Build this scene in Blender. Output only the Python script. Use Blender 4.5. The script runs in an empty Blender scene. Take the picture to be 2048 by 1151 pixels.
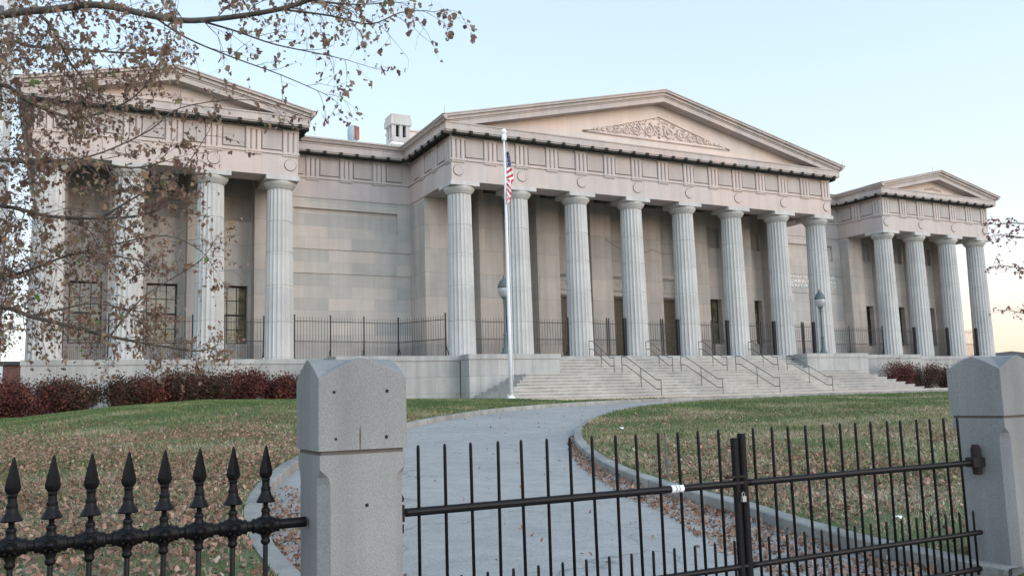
import bpy, math, random
import numpy as np
from mathutils import Vector, Matrix, noise as mnoise

R = math.radians
PI = math.pi
random.seed(7)
rng = np.random.default_rng(11)
scene = bpy.context.scene
COL = scene.collection

# ------------------------------------------------------------------ camera
cam_data = bpy.data.cameras.new('camera')
cam_data.sensor_width = 36.0
cam_data.sensor_fit = 'HORIZONTAL'
cam_data.lens = 36.0 * 1758.19 / 2048.0
cam_data.clip_start = 0.05
cam_data.clip_end = 6000
cam = bpy.data.objects.new('camera', cam_data)
COL.objects.link(cam)
scene.camera = cam
CAM = Vector((-30.6722, -40.2585, -2.2538))
F = Vector((0.45252021, 0.88278693, 0.12614557)).normalized()
RT = Vector((0.8911758, -0.45277309, -0.02832353)).normalized()
UP = RT.cross(F).normalized()
cam.matrix_world = Matrix(((RT.x, UP.x, -F.x, CAM.x), (RT.y, UP.y, -F.y, CAM.y), (RT.z, UP.z, -F.z, CAM.z), (0, 0, 0, 1)))

# ------------------------------------------------------------------ world, sun, exposure
GLOW = 3.75
SUN_EL, SUN_AZ = R(22.0), R(146.0)          # azimuth clockwise from +Y
world = bpy.data.worlds.new('World')
scene.world = world
world.use_nodes = True
wn = world.node_tree
wn.nodes.clear()
w_out = wn.nodes.new('ShaderNodeOutputWorld')
w_bg = wn.nodes.new('ShaderNodeBackground')
w_sky = wn.nodes.new('ShaderNodeTexSky')
w_sky.sky_type = 'NISHITA'
w_sky.sun_disc = False
w_sky.sun_elevation = R(16.0)
w_sky.sun_rotation = SUN_AZ
w_sky.altitude = 0
w_sky.air_density = 1.0
w_sky.dust_density = 1.0
w_sky.ozone_density = 1.0
w_bg.inputs['Strength'].default_value = 0.105
# pale evening glow added over the physical sky: peach at the horizon, whitish above, light blue overhead
w_tc = wn.nodes.new('ShaderNodeTexCoord')
w_sep = wn.nodes.new('ShaderNodeSeparateXYZ')
wn.links.new(w_tc.outputs['Generated'], w_sep.inputs[0])
w_rmp = wn.nodes.new('ShaderNodeValToRGB')
SKY = [(0.0, (.98, .55, .46)), (0.05, (.98, .68, .58)), (0.12, (.94, .82, .79)), (0.22, (.84, .90, .90)), (0.36, (.72, .88, .96)), (0.62, (.60, .80, .97)), (1.0, (.50, .72, .95))]
SKY2 = [(0.0, (.80, .78, .80)), (0.10, (.84, .86, .90)), (0.22, (.80, .88, .93)), (0.36, (.72, .87, .97)), (0.62, (.60, .80, .97)), (0.9, (.52, .74, .95)), (1.0, (.50, .72, .95))]
while len(w_rmp.color_ramp.elements) < len(SKY): w_rmp.color_ramp.elements.new(0.5)
for el_, (p_, c_) in zip(w_rmp.color_ramp.elements, SKY):
    el_.position = p_
    el_.color = (*c_, 1)
wn.links.new(w_sep.outputs['Z'], w_rmp.inputs[0])
w_rm2 = wn.nodes.new('ShaderNodeValToRGB')
while len(w_rm2.color_ramp.elements) < len(SKY2): w_rm2.color_ramp.elements.new(0.5)
for el_, (p_, c_) in zip(w_rm2.color_ramp.elements, SKY2):
    el_.position = p_
    el_.color = (*c_, 1)
wn.links.new(w_sep.outputs['Z'], w_rm2.inputs[0])
w_mr = wn.nodes.new('ShaderNodeMapRange')
w_mr.inputs['From Min'].default_value = 0.0
w_mr.inputs['From Max'].default_value = 0.85
wn.links.new(w_sep.outputs['X'], w_mr.inputs['Value'])
w_mix = wn.nodes.new('ShaderNodeMix')
w_mix.data_type = 'RGBA'
wn.links.new(w_mr.outputs[0], w_mix.inputs[0])
wn.links.new(w_rm2.outputs[0], w_mix.inputs[6])
wn.links.new(w_rmp.outputs[0], w_mix.inputs[7])
w_sc = wn.nodes.new('ShaderNodeVectorMath')
w_sc.operation = 'SCALE'
w_sc.inputs['Scale'].default_value = GLOW
wn.links.new(w_mix.outputs[2], w_sc.inputs[0])
# the half of the sky behind the camera, where the sun is going down, is the brighter one
w_my = wn.nodes.new('ShaderNodeMapRange')
w_my.inputs['From Min'].default_value = -0.25
w_my.inputs['From Max'].default_value = 0.9
w_my.inputs['To Min'].default_value = GLOW
w_my.inputs['To Max'].default_value = GLOW * 2.6
w_dot = wn.nodes.new('ShaderNodeVectorMath')
w_dot.operation = 'DOT_PRODUCT'
w_dot.inputs[1].default_value = (-0.36, -0.93, 0)
wn.links.new(w_tc.outputs['Generated'], w_dot.inputs[0])
wn.links.new(w_dot.outputs['Value'], w_my.inputs['Value'])
wn.links.new(w_my.outputs[0], w_sc.inputs['Scale'])
w_add = wn.nodes.new('ShaderNodeVectorMath')
w_add.operation = 'ADD'
w_ns = wn.nodes.new('ShaderNodeVectorMath')
w_ns.operation = 'SCALE'
w_ns.inputs['Scale'].default_value = 0.5
wn.links.new(w_sky.outputs[0], w_ns.inputs[0])
wn.links.new(w_ns.outputs[0], w_add.inputs[0])
wn.links.new(w_sc.outputs[0], w_add.inputs[1])
wn.links.new(w_add.outputs[0], w_bg.inputs['Color'])
wn.links.new(w_bg.outputs[0], w_out.inputs['Surface'])

sun_data = bpy.data.lights.new('sun', 'SUN')
sun_data.energy = 0.6
sun_data.angle = R(50)
sun_data.color = (1.0, 0.94, 0.93)
sun = bpy.data.objects.new('sun', sun_data)
COL.objects.link(sun)
sd = Vector((math.sin(SUN_AZ) * math.cos(SUN_EL), math.cos(SUN_AZ) * math.cos(SUN_EL), math.sin(SUN_EL)))
sun.rotation_euler = sd.to_track_quat('Z', 'Y').to_euler()
sun.location = (0, -60, 60)

scene.render.engine = 'CYCLES'
scene.view_settings.view_transform = 'Standard'
scene.view_settings.look = 'None'
scene.view_settings.exposure = 1.05
scene.view_settings.gamma = 1.0


# ------------------------------------------------------------------ helpers
def tag(o, label=None, cat=None, group=None, kind=None):
    if label: o['label'] = label
    if cat: o['category'] = cat
    if group: o['group'] = group
    if kind: o['kind'] = kind
    return o


def empty(name, loc, rz=0, **kw):
    o = bpy.data.objects.new(name, None)
    COL.objects.link(o)
    o.location = loc
    o.rotation_euler = (0, 0, rz)
    o.empty_display_size = 0.3
    return tag(o, **kw)


class MB:
    def __init__(s):
        s.v, s.f, s.m = [], [], []

    def add(s, vs, fs, mi=0):
        b = len(s.v)
        s.v.extend([tuple(v) for v in vs])
        for f in fs:
            s.f.append(tuple(i + b for i in f))
            s.m.append(mi)

    def box(s, x0, x1, y0, y1, z0, z1, mi=0):
        s.add([(x0, y0, z0), (x1, y0, z0), (x1, y1, z0), (x0, y1, z0), (x0, y0, z1), (x1, y0, z1), (x1, y1, z1), (x0, y1, z1)],
              [(0, 3, 2, 1), (4, 5, 6, 7), (0, 1, 5, 4), (1, 2, 6, 5), (2, 3, 7, 6), (3, 0, 4, 7)], mi)

    def prism(s, pts, y0, y1, mi=0):
        """polygon in x,z (counter-clockwise seen from -y) extruded from y0 to y1"""
        n = len(pts)
        vs = [(x, y0, z) for x, z in pts] + [(x, y1, z) for x, z in pts]
        fs = [tuple(range(n)), tuple(range(2 * n - 1, n - 1, -1))]
        for i in range(n):
            j = (i + 1) % n
            fs.append((i, i + n, j + n, j))
        s.add(vs, fs, mi)

    def lathe(s, prof, cx=0, cy=0, seg=12, axis='z', mi=0, cz=0, flat=1.0, rot=0.0):
        n = len(prof)
        vs = []
        for r, h in prof:
            for k in range(seg):
                a = 2 * PI * k / seg + rot
                p, q = r * math.cos(a), r * math.sin(a) * flat
                if axis == 'z': vs.append((cx + p, cy + q, cz + h))
                elif axis == 'x': vs.append((cx + h, cy + p, cz + q))
                else: vs.append((cx + p, cy + h, cz + q))
        fs = []
        for i in range(n - 1):
            for k in range(seg):
                k2 = (k + 1) % seg
                fs.append((i * seg + k, i * seg + k2, (i + 1) * seg + k2, (i + 1) * seg + k))
        fs.append(tuple(range(seg - 1, -1, -1)))
        fs.append(tuple((n - 1) * seg + k for k in range(seg)))
        s.add(vs, fs, mi)

    def tube(s, pts, rad, seg=6, mi=0, caps=True):
        pts = [Vector(p) for p in pts]
        if not hasattr(rad, '__len__'): rad = [rad] * len(pts)
        vs = []
        prev = None
        for i, p in enumerate(pts):
            a = pts[max(i - 1, 0)]
            b = pts[min(i + 1, len(pts) - 1)]
            d = (b - a)
            if d.length < 1e-9: d = Vector((0, 0, 1))
            d.normalize()
            if prev is None:
                u = d.orthogonal().normalized()
            else:
                u = (prev - d * prev.dot(d))
                u = u.normalized() if u.length > 1e-6 else d.orthogonal().normalized()
            prev = u
            w = d.cross(u)
            for k in range(seg):
                t = 2 * PI * k / seg
                vs.append(p + (u * math.cos(t) + w * math.sin(t)) * rad[i])
        fs = []
        for i in range(len(pts) - 1):
            for k in range(seg):
                k2 = (k + 1) % seg
                fs.append((i * seg + k, i * seg + k2, (i + 1) * seg + k2, (i + 1) * seg + k))
        if caps:
            fs.append(tuple(range(seg - 1, -1, -1)))
            fs.append(tuple((len(pts) - 1) * seg + k for k in range(seg)))
        s.add(vs, fs, mi)

    def sweep(s, path, prof, mi=0, closed_prof=True):
        """profile of (outward, z) swept along an xy path, mitred; outward = right of travel"""
        n = len(path)
        rings = []
        for i in range(n):
            p = Vector(path[i])
            d0 = (Vector(path[i]) - Vector(path[i - 1])).normalized() if i > 0 else None
            d1 = (Vector(path[i + 1]) - Vector(path[i])).normalized() if i < n - 1 else None
            if d0 is None: d0 = d1
            if d1 is None: d1 = d0
            n0 = Vector((d0.y, -d0.x))
            n1 = Vector((d1.y, -d1.x))
            m = (n0 + n1)
            m = m / m.dot(n0)
            rings.append([(p.x + m.x * o, p.y + m.y * o, z) for o, z in prof])
        k = len(prof)
        vs = [v for r in rings for v in r]
        fs = []
        for i in range(n - 1):
            for j in range(k if closed_prof else k - 1):
                j2 = (j + 1) % k
                fs.append((i * k + j, (i + 1) * k + j, (i + 1) * k + j2, i * k + j2))
        if closed_prof:
            fs.append(tuple(range(k)))
            fs.append(tuple((n - 1) * k + j for j in range(k - 1, -1, -1)))
        s.add(vs, fs, mi)

    def build(s, name, mats, parent=None, smooth=False, loc=None):
        me = bpy.data.meshes.new(name)
        me.from_pydata(s.v, [], s.f)
        if not isinstance(mats, (list, tuple)): mats = [mats]
        for m in mats: me.materials.append(m)
        if len(mats) > 1:
            me.polygons.foreach_set('material_index', s.m)
        if smooth:
            me.polygons.foreach_set('use_smooth', [True] * len(s.f))
        me.validate()
        me.update()
        o = bpy.data.objects.new(name, me)
        COL.objects.link(o)
        if parent: o.parent = parent
        if loc: o.location = loc
        return o


def fixnorm(o):
    import bmesh
    bm = bmesh.new()
    bm.from_mesh(o.data)
    bmesh.ops.recalc_face_normals(bm, faces=bm.faces)
    bm.to_mesh(o.data)
    bm.free()
    return o


def kids(o): return [c for c in o.children]


def copy_tree(o, parent=None):
    c = o.copy()
    COL.objects.link(c)
    c.parent = parent
    for ch in kids(o): copy_tree(ch, c)
    return c


# ------------------------------------------------------------------ materials
def newmat(name, rough=0.8, spec=0.3):
    m = bpy.data.materials.new(name)
    m.use_nodes = True
    nt = m.node_tree
    b = nt.nodes['Principled BSDF']
    b.inputs['Roughness'].default_value = rough
    b.inputs['Specular IOR Level'].default_value = spec
    return m, nt, b


def N(nt, t, **kw):
    n = nt.nodes.new(t)
    for k, v in kw.items(): setattr(n, k, v)
    return n


def mixc(nt, fac, a, b, mode='MIX'):
    n = nt.nodes.new('ShaderNodeMix')
    n.data_type = 'RGBA'
    n.blend_type = mode
    for i, v in ((0, fac), (6, a), (7, b)):
        if hasattr(v, 'is_linked') or hasattr(v, 'links'): nt.links.new(v, n.inputs[i])
        elif i == 0: n.inputs[0].default_value = v
        else: n.inputs[i].default_value = (*v, 1) if len(v) == 3 else v
    return n.outputs[2]


def ramp(nt, val, stops):
    r = nt.nodes.new('ShaderNodeValToRGB')
    e = r.color_ramp.elements
    while len(e) < len(stops): e.new(0.5)
    for el, (p, c) in zip(e, stops):
        el.position = p
        el.color = (*c, 1) if hasattr(c, '__len__') else (c, c, c, 1)
    nt.links.new(val, r.inputs[0])
    return r.outputs[0]


def noise_tex(nt, vec, scale, detail=4, rough=0.6):
    n = N(nt, 'ShaderNodeTexNoise')
    n.inputs['Scale'].default_value = scale
    n.inputs['Detail'].default_value = detail
    n.inputs['Roughness'].default_value = rough
    nt.links.new(vec, n.inputs['Vector'])
    return n.outputs['Fac']


def bump(nt, b, h, strength=0.3, dist=0.02):
    n = N(nt, 'ShaderNodeBump')
    n.inputs['Strength'].default_value = strength
    n.inputs['Distance'].default_value = dist
    nt.links.new(h, n.inputs['Height'])
    nt.links.new(n.outputs[0], b.inputs['Normal'])


def plain(name, col, rough=0.7, spec=0.3, metal=0.0, var=0.15, scale=8, bmp=0.0):
    m, nt, b = newmat(name, rough, spec)
    b.inputs['Metallic'].default_value = metal
    g = N(nt, 'ShaderNodeNewGeometry')
    f = noise_tex(nt, g.outputs['Position'], scale, 5)
    c = ramp(nt, f, [(0.3, tuple(x * (1 - var) for x in col)), (0.7, tuple(min(1, x * (1 + var)) for x in col))])
    nt.links.new(c, b.inputs['Base Color'])
    if bmp: bump(nt, b, f, bmp, 0.02)
    return m


def stone(name, col, row=0.66, bw=2.0, mortar=0.010, var=0.10, speck=0.18, sscale=70, joint=0.5, zoff=0.0, xoff=0.0, tint=(1.06, 0.97, 0.92), stain=0.18):
    """granite ashlar: blocks differ slightly in tone, fine joints, speckle and rain streaks"""
    m, nt, b = newmat(name, 0.85, 0.2)
    g = N(nt, 'ShaderNodeNewGeometry')
    sx = N(nt, 'ShaderNodeSeparateXYZ')
    nt.links.new(g.outputs['Position'], sx.inputs[0])
    sn = N(nt, 'ShaderNodeSeparateXYZ')
    nt.links.new(g.outputs['True Normal'], sn.inputs[0])
    ab = N(nt, 'ShaderNodeMath', operation='ABSOLUTE')
    nt.links.new(sn.outputs['X'], ab.inputs[0])
    gt = N(nt, 'ShaderNodeMath', operation='GREATER_THAN')
    gt.inputs[1].default_value = 0.7
    nt.links.new(ab.outputs[0], gt.inputs[0])
    mx = N(nt, 'ShaderNodeMix')
    nt.links.new(gt.outputs[0], mx.inputs[0])
    nt.links.new(sx.outputs['X'], mx.inputs[2])
    nt.links.new(sx.outputs['Y'], mx.inputs[3])
    addx = N(nt, 'ShaderNodeMath', operation='ADD')
    addx.inputs[1].default_value = 200 + xoff
    nt.links.new(mx.outputs[0], addx.inputs[0])
    addz = N(nt, 'ShaderNodeMath', operation='ADD')
    addz.inputs[1].default_value = row * 40 + zoff
    nt.links.new(sx.outputs['Z'], addz.inputs[0])
    cv = N(nt, 'ShaderNodeCombineXYZ')
    nt.links.new(addx.outputs[0], cv.inputs[0])
    nt.links.new(addz.outputs[0], cv.inputs[1])
    br = N(nt, 'ShaderNodeTexBrick')
    br.offset = 0.5
    br.squash = 1.0
    br.inputs['Scale'].default_value = 1.0
    br.inputs['Brick Width'].default_value = bw
    br.inputs['Row Height'].default_value = row
    br.inputs['Mortar Size'].default_value = mortar
    br.inputs['Mortar Smooth'].default_value = 0.3
    br.inputs['Color1'].default_value = (0, 0, 0, 1)
    br.inputs['Color2'].default_value = (1, 1, 1, 1)
    br.inputs['Mortar'].default_value = (0.5, 0.5, 0.5, 1)
    nt.links.new(cv.outputs[0], br.inputs['Vector'])
    lo = tuple(c * (1 - var) for c in col)
    hi = tuple(c * (1 + var) * t for c, t in zip(col, tint))
    base = mixc(nt, br.outputs['Color'], lo, hi)
    big = noise_tex(nt, g.outputs['Position'], 0.55, 5, 0.65)
    base = mixc(nt, 1.0, base, ramp(nt, big, [(0.3, 1 - stain), (0.7, 1.0 + 0.0)]), 'MULTIPLY')
    # rain streaks: noise stretched along z
    st = N(nt, 'ShaderNodeVectorMath', operation='MULTIPLY')
    st.inputs[1].default_value = (2.2, 2.2, 0.12)
    nt.links.new(g.outputs['Position'], st.inputs[0])
    sf = noise_tex(nt, st.outputs[0], 1.0, 4, 0.6)
    base = mixc(nt, 1.0, base, ramp(nt, sf, [(0.36, (1 - stain * .8, 1 - stain * .75, 1 - stain * .7)), (0.6, (1, 1, 1))]), 'MULTIPLY')
    sp = noise_tex(nt, g.outputs['Position'], sscale, 2, 0.8)
    base = mixc(nt, 1.0, base, ramp(nt, sp, [(0.35, 1 - speck), (0.65, 1.0)]), 'MULTIPLY')
    base = mixc(nt, br.outputs['Fac'], base, tuple(c * (1 - joint) for c in col))
    nt.links.new(base, b.inputs['Base Color'])
    inv = N(nt, 'ShaderNodeMath', operation='SUBTRACT')
    inv.inputs[0].default_value = 1.0
    nt.links.new(br.outputs['Fac'], inv.inputs[1])
    ad = N(nt, 'ShaderNodeMath', operation='MULTIPLY_ADD')
    nt.links.new(sp, ad.inputs[0])
    ad.inputs[1].default_value = 0.15
    nt.links.new(inv.outputs[0], ad.inputs[2])
    bump(nt, b, ad.outputs[0], 0.35, 0.012)
    return m


M = {}
M['wall'] = stone('granite_wall', (0.56, 0.525, 0.49), row=1.32, bw=3.4, var=0.09, zoff=-4.78 + 1.32 * 4, stain=0.2)
M['wall_plain'] = stone('granite_hyphen_wall', (0.51, 0.49, 0.465), row=0.66, bw=2.6, var=0.13, zoff=-4.78 + 0.66 * 8, mortar=0.006, joint=0.4, stain=0.14)
M['trim'] = stone('granite_entablature', (0.545, 0.483, 0.462), row=6.0, bw=3.7, var=0.03, xoff=1.85 + 3.7, zoff=-8, joint=0.35, stain=0.12)
M['rake'] = stone('granite_cornice', (0.525, 0.462, 0.438), row=9.0, bw=1.85, var=0.03, zoff=1.0, joint=0.4, stain=0.16)
M['tymp'] = stone('granite_tympanum', (0.66, 0.57, 0.525), row=0.95, bw=3.4, var=0.03, joint=0.2, stain=0.1)
M['column'] = stone('granite_column', (0.56, 0.54, 0.52), row=1.66, bw=80.0, var=0.05, mortar=0.012, joint=0.35, zoff=-.09, tint=(1, 1, 1), stain=0.2)
M['metope'] = stone('granite_metope', (0.455, 0.42, 0.405), row=6.0, bw=40, var=0.02, zoff=-8, joint=0.0, stain=0.15)
M['podium'] = stone('granite_podium', (0.43, 0.42, 0.40), row=0.79, bw=1.9, var=0.05, zoff=0.28, mortar=0.012, stain=0.25, tint=(1, 1, 1))
M['steps'] = stone('granite_steps', (0.455, 0.435, 0.41), row=50.0, bw=2.7, var=0.07, joint=0.45, stain=0.22, tint=(1.02, 1, .98))
M['pier'] = stone('granite_pier', (0.315, 0.305, 0.30), row=90.0, bw=90.0, var=0.0, speck=0.30, sscale=130, joint=0.0, stain=0.32, tint=(1, 1, 1))
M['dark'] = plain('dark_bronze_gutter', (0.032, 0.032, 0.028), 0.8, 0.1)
M['iron'] = plain('black_iron', (0.006, 0.005, 0.006), 0.45, 0.16, 0.0, 0.3, 30, 0.15)
M['thin_iron'] = plain('fence_iron', (0.03, 0.028, 0.03), 0.6)
M['rust'] = plain('rusty_iron', (0.020, 0.014, 0.013), 0.9, var=0.5, scale=60)
M['rail'] = plain('handrail_steel', (0.10, 0.095, 0.09), 0.5)
def asphalt():
    m, nt, b = newmat('asphalt', 0.95, 0.12)
    g = N(nt, 'ShaderNodeNewGeometry')
    P_ = g.outputs['Position']
    c = ramp(nt, noise_tex(nt, P_, 0.35, 6, .7), [(0.3, (0.285, 0.275, 0.265)), (0.7, (0.365, 0.35, 0.335))])
    c = mixc(nt, 1.0, c, ramp(nt, noise_tex(nt, P_, 55, 3, .8), [(0.35, 0.72), (0.6, 1.08)]), 'MULTIPLY')
    c = mixc(nt, 1.0, c, ramp(nt, noise_tex(nt, P_, 3.2, 5, .75), [(0.38, 0.86), (0.55, 1.0)]), 'MULTIPLY')
    # wandering cracks
    nz_ = N(nt, 'ShaderNodeTexNoise'); nz_.inputs['Scale'].default_value = 1.3; nz_.inputs['Detail'].default_value = 6
    nt.links.new(P_, nz_.inputs['Vector'])
    ad = N(nt, 'ShaderNodeVectorMath', operation='ADD'); nt.links.new(P_, ad.inputs[0]); nt.links.new(nz_.outputs['Color'], ad.inputs[1])
    vo = N(nt, 'ShaderNodeTexVoronoi', feature='DISTANCE_TO_EDGE'); vo.inputs['Scale'].default_value = 0.42
    nt.links.new(ad.outputs[0], vo.inputs['Vector'])
    cr = ramp(nt, vo.outputs['Distance'], [(0.0, 1.0), (0.009, 0.0)])
    mk = ramp(nt, noise_tex(nt, P_, 0.22, 2, .5), [(0.50, 0.0), (0.60, 0.55)])
    mu = N(nt, 'ShaderNodeMath', operation='MULTIPLY'); nt.links.new(cr, mu.inputs[0]); nt.links.new(mk, mu.inputs[1])
    c = mixc(nt, mu.outputs[0], c, (0.10, 0.10, 0.10))
    nt.links.new(c, b.inputs['Base Color'])
    bump(nt, b, noise_tex(nt, P_, 55, 3, .8), 0.3, 0.006)
    return m
M['asphalt'] = asphalt()
M['concrete'] = stone('kerb_concrete', (0.38, 0.36, 0.335), row=50, bw=2.6, var=0.06, mortar=0.02, joint=0.6, stain=0.35, speck=0.3, tint=(1, 1, 1))
M['pave'] = plain('pavement', (0.40, 0.35, 0.315), 0.95, var=0.15, scale=2.5)
M['bark'] = plain('bark', (0.10, 0.085, 0.07), 0.95, var=0.4, scale=18, bmp=0.4)
M['twig'] = plain('bark_small', (0.13, 0.105, 0.10), 0.95, var=0.3, scale=10)
M['white'] = plain('white_paint', (0.78, 0.79, 0.80), 0.4, 0.4, var=0.03)
M['pole'] = plain('pole_paint', (0.66, 0.67, 0.69), 0.45, 0.3, var=0.05)
M['outline_shade'] = plain('painted_outline_shade', (0.17, 0.145, 0.13), 0.95)  # dark colour painted as shadow around metope panels and roundels
M['lock'] = plain('lock_steel', (0.30, 0.30, 0.30), 0.4, 0.5, 0.6)
M['mortar'] = plain('old_mortar', (0.12, 0.10, 0.09), 0.95)
M['lamp_metal'] = plain('lamp_metal', (0.075, 0.10, 0.105), 0.55, 0.4)
M['roof'] = plain('roof_metal', (0.75, 0.76, 0.77), 0.6, var=0.08)
M['brick'] = stone('red_brick', (0.24, 0.12, 0.10), row=0.08, bw=0.22, var=0.2, joint=0.2)
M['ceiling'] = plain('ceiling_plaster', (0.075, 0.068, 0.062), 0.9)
M['void'] = plain('interior_dark', (0.02, 0.02, 0.02), 0.9)
M['door'] = plain('door_bronze', (0.16, 0.12, 0.08), 0.6, 0.3, var=0.2, scale=5)
M['sash'] = plain('window_sash', (0.05, 0.045, 0.04), 0.6)
M['flag_red'] = plain('flag_red', (0.55, 0.035, 0.045), 0.8)
M['flag_white'] = plain('flag_white', (0.78, 0.76, 0.76), 0.8)
M['flag_blue'] = plain('flag_blue', (0.03, 0.045, 0.16), 0.8)
M['tower'] = stone('tower_concrete', (0.62, 0.66, 0.70), row=3.2, bw=3.0, mortar=0.25, var=0.02, joint=0.12)


def glass(name, col, scale=2.5):
    m, nt, b = newmat(name, 0.06, 0.8)
    g = N(nt, 'ShaderNodeNewGeometry')
    f = noise_tex(nt, g.outputs['Position'], scale, 3)
    c = ramp(nt, f, [(0.35, tuple(x * 0.35 for x in col)), (0.62, col)])
    nt.links.new(c, b.inputs['Base Color'])
    return m


M['glass_yellow'] = glass('glass_reflection_and_blinds', (0.24, 0.20, 0.11), 1.6)  # mottled yellow painted in for reflected evening sky, with guessed blinds behind
M['glass_dark'] = glass('glass_dark_room', (0.03, 0.03, 0.03))

m, nt, b = newmat('lamp_globe', 0.12, 0.6)
b.inputs['Base Color'].default_value = (0.45, 0.46, 0.46, 1)
b.inputs['Transmission Weight'].default_value = 0.35
M['globe'] = m


def tinted(name, stops, rough=0.8, spec=0.2, trans=0.0):
    """colour picked per leaf from the 'tint' attribute"""
    m, nt, b = newmat(name, rough, spec)
    a = N(nt, 'ShaderNodeAttribute', attribute_name='tint')
    c = ramp(nt, a.outputs['Fac'], stops)
    nt.links.new(c, b.inputs['Base Color'])
    if trans:
        tr = N(nt, 'ShaderNodeBsdfTranslucent')
        nt.links.new(c, tr.inputs['Color'])
        mx = N(nt, 'ShaderNodeMixShader')
        mx.inputs[0].default_value = trans
        nt.links.new(b.outputs[0], mx.inputs[1])
        nt.links.new(tr.outputs[0], mx.inputs[2])
        nt.links.new(mx.outputs[0], nt.nodes['Material Output'].inputs['Surface'])
    return m


M['leaf'] = tinted('autumn_leaf', [(0.0, (0.16, 0.085, 0.07)), (0.3, (0.25, 0.15, 0.115)), (0.6, (0.34, 0.24, 0.17)), (0.85, (0.30, 0.25, 0.14)), (0.93, (0.38, 0.19, 0.08)), (1.0, (0.14, 0.26, 0.06))], trans=0.42)
M['leaf_red'] = tinted('crabapple_leaf', [(0.0, (0.16, 0.075, 0.075)), (0.5, (0.28, 0.14, 0.125)), (1.0, (0.34, 0.23, 0.18))], trans=0.25)
M['hedge_red'] = tinted('burning_bush_leaf', [(0.0, (0.03, 0.018, 0.016)), (0.5, (0.095, 0.033, 0.028)), (0.8, (0.17, 0.048, 0.038)), (1.0, (0.26, 0.12, 0.055))], trans=0.1)
M['hedge_green'] = tinted('dark_shrub_leaf', [(0.0, (0.022, 0.023, 0.015)), (0.5, (0.068, 0.042, 0.03)), (0.8, (0.12, 0.05, 0.038)), (1.0, (0.20, 0.11, 0.05))], trans=0.1)
M['litter'] = tinted('fallen_leaf', [(0.0, (0.11, 0.062, 0.045)), (0.4, (0.235, 0.135, 0.098)), (0.8, (0.36, 0.235, 0.175)), (1.0, (0.46, 0.35, 0.27))])
M['blade'] = tinted('grass_blade', [(0.0, (0.08, 0.12, 0.045)), (0.35, (0.135, 0.165, 0.065)), (0.55, (0.22, 0.205, 0.115)), (1.0, (0.38, 0.315, 0.22))])

# lawn ground: green worn to straw and brown soil
m, nt, b = newmat('lawn', 0.95, 0.1)
g = N(nt, 'ShaderNodeNewGeometry')
n1 = noise_tex(nt, g.outputs['Position'], 0.35, 5, 0.7)
n2 = noise_tex(nt, g.outputs['Position'], 9.0, 5, 0.75)
ga = ramp(nt, n2, [(0.3, (0.06, 0.075, 0.035)), (0.7, (0.13, 0.145, 0.075))])
gb = ramp(nt, n2, [(0.3, (0.12, 0.095, 0.065)), (0.7, (0.24, 0.20, 0.145))])
c = mixc(nt, ramp(nt, n1, [(0.46, 0.0), (0.60, 0.8)]), ga, gb)
nt.links.new(c, b.inputs['Base Color'])
bump(nt, b, n2, 0.6, 0.04)
M['lawn'] = m

# ------------------------------------------------------------------ terrain
ZY = [-400, -60, -42, -36, -30, -20, -12, -7, 10, 80]
ZZ = [-3.9, -3.8, -3.75, -3.62, -3.38, -2.92, -2.56, -2.42, -2.40, -2.3]
LEFT = [(-29.25, -44), (-29.2, -37), (-29.12, -33.4), (-29.0, -32.1), (-28.8, -30.8), (-28.45, -29.4), (-27.95, -27.9), (-27.3, -26.3), (-25.6, -23.1), (-23.0, -19.4), (-21.3, -17.3), (-18.9, -14.9), (-17.2, -13.6), (-15, -12.3), (-11.9, -10.9), (-8.9, -10), (-4.4, -9.3), (0, -9.0), (12, -8.9), (45, -8.9)]
RIGHT = [(-24.9, -44), (-24.88, -36.5), (-24.9, -35.2), (-24.75, -34.2), (-24.45, -33), (-24.2, -31.5), (-23.65, -29.5), (-22.6, -27), (-21.2, -24.4), (-19.1, -21.3), (-15.5, -17.3), (-12, -14.7), (-9, -13.4), (-5, -12.8), (0, -12.6), (12, -12.6), (45, -12.6)]


def smooth_line(pts, n=10):
    out = []
    P = [Vector(p) for p in pts]
    for i in range(len(P) - 1):
        p0, p1, p2, p3 = P[max(i - 1, 0)], P[i], P[i + 1], P[min(i + 2, len(P) - 1)]
        for k in range(n):
            t = k / n
            m1 = (p2 - p0) * 0.5
            m2 = (p3 - p1) * 0.5
            h = (2 * t**3 - 3 * t**2 + 1) * p1 + (t**3 - 2 * t**2 + t) * m1 + (-2 * t**3 + 3 * t**2) * p2 + (t**3 - t**2) * m2
            out.append((h.x, h.y))
    out.append(tuple(P[-1]))
    return out


LS = np.array(smooth_line(LEFT))
RS = np.array(smooth_line(RIGHT))


def zz(y): return np.interp(y, ZY, ZZ)


def dist_poly(x, y, line):
    """distance and side (positive = left of travel) to polyline; x,y arrays"""
    best = np.full(x.shape, 1e9)
    side = np.zeros(x.shape)
    for i in range(len(line) - 1):
        ax, ay = line[i]
        bx, by = line[i + 1]
        dx, dy = bx - ax, by - ay
        L2 = dx * dx + dy * dy
        t = np.clip(((x - ax) * dx + (y - ay) * dy) / L2, 0, 1)
        px, py = ax + t * dx, ay + t * dy
        d = np.hypot(x - px, y - py)
        cr = dx * (y - ay) - dy * (x - ax)
        m = d < best
        best = np.where(m, d, best)
        side = np.where(m, np.sign(cr), side)
    return best * side


def sstep(a, b, x):
    t = np.clip((x - a) / (b - a), 0, 1)
    return t * t * (3 - 2 * t)


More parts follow.
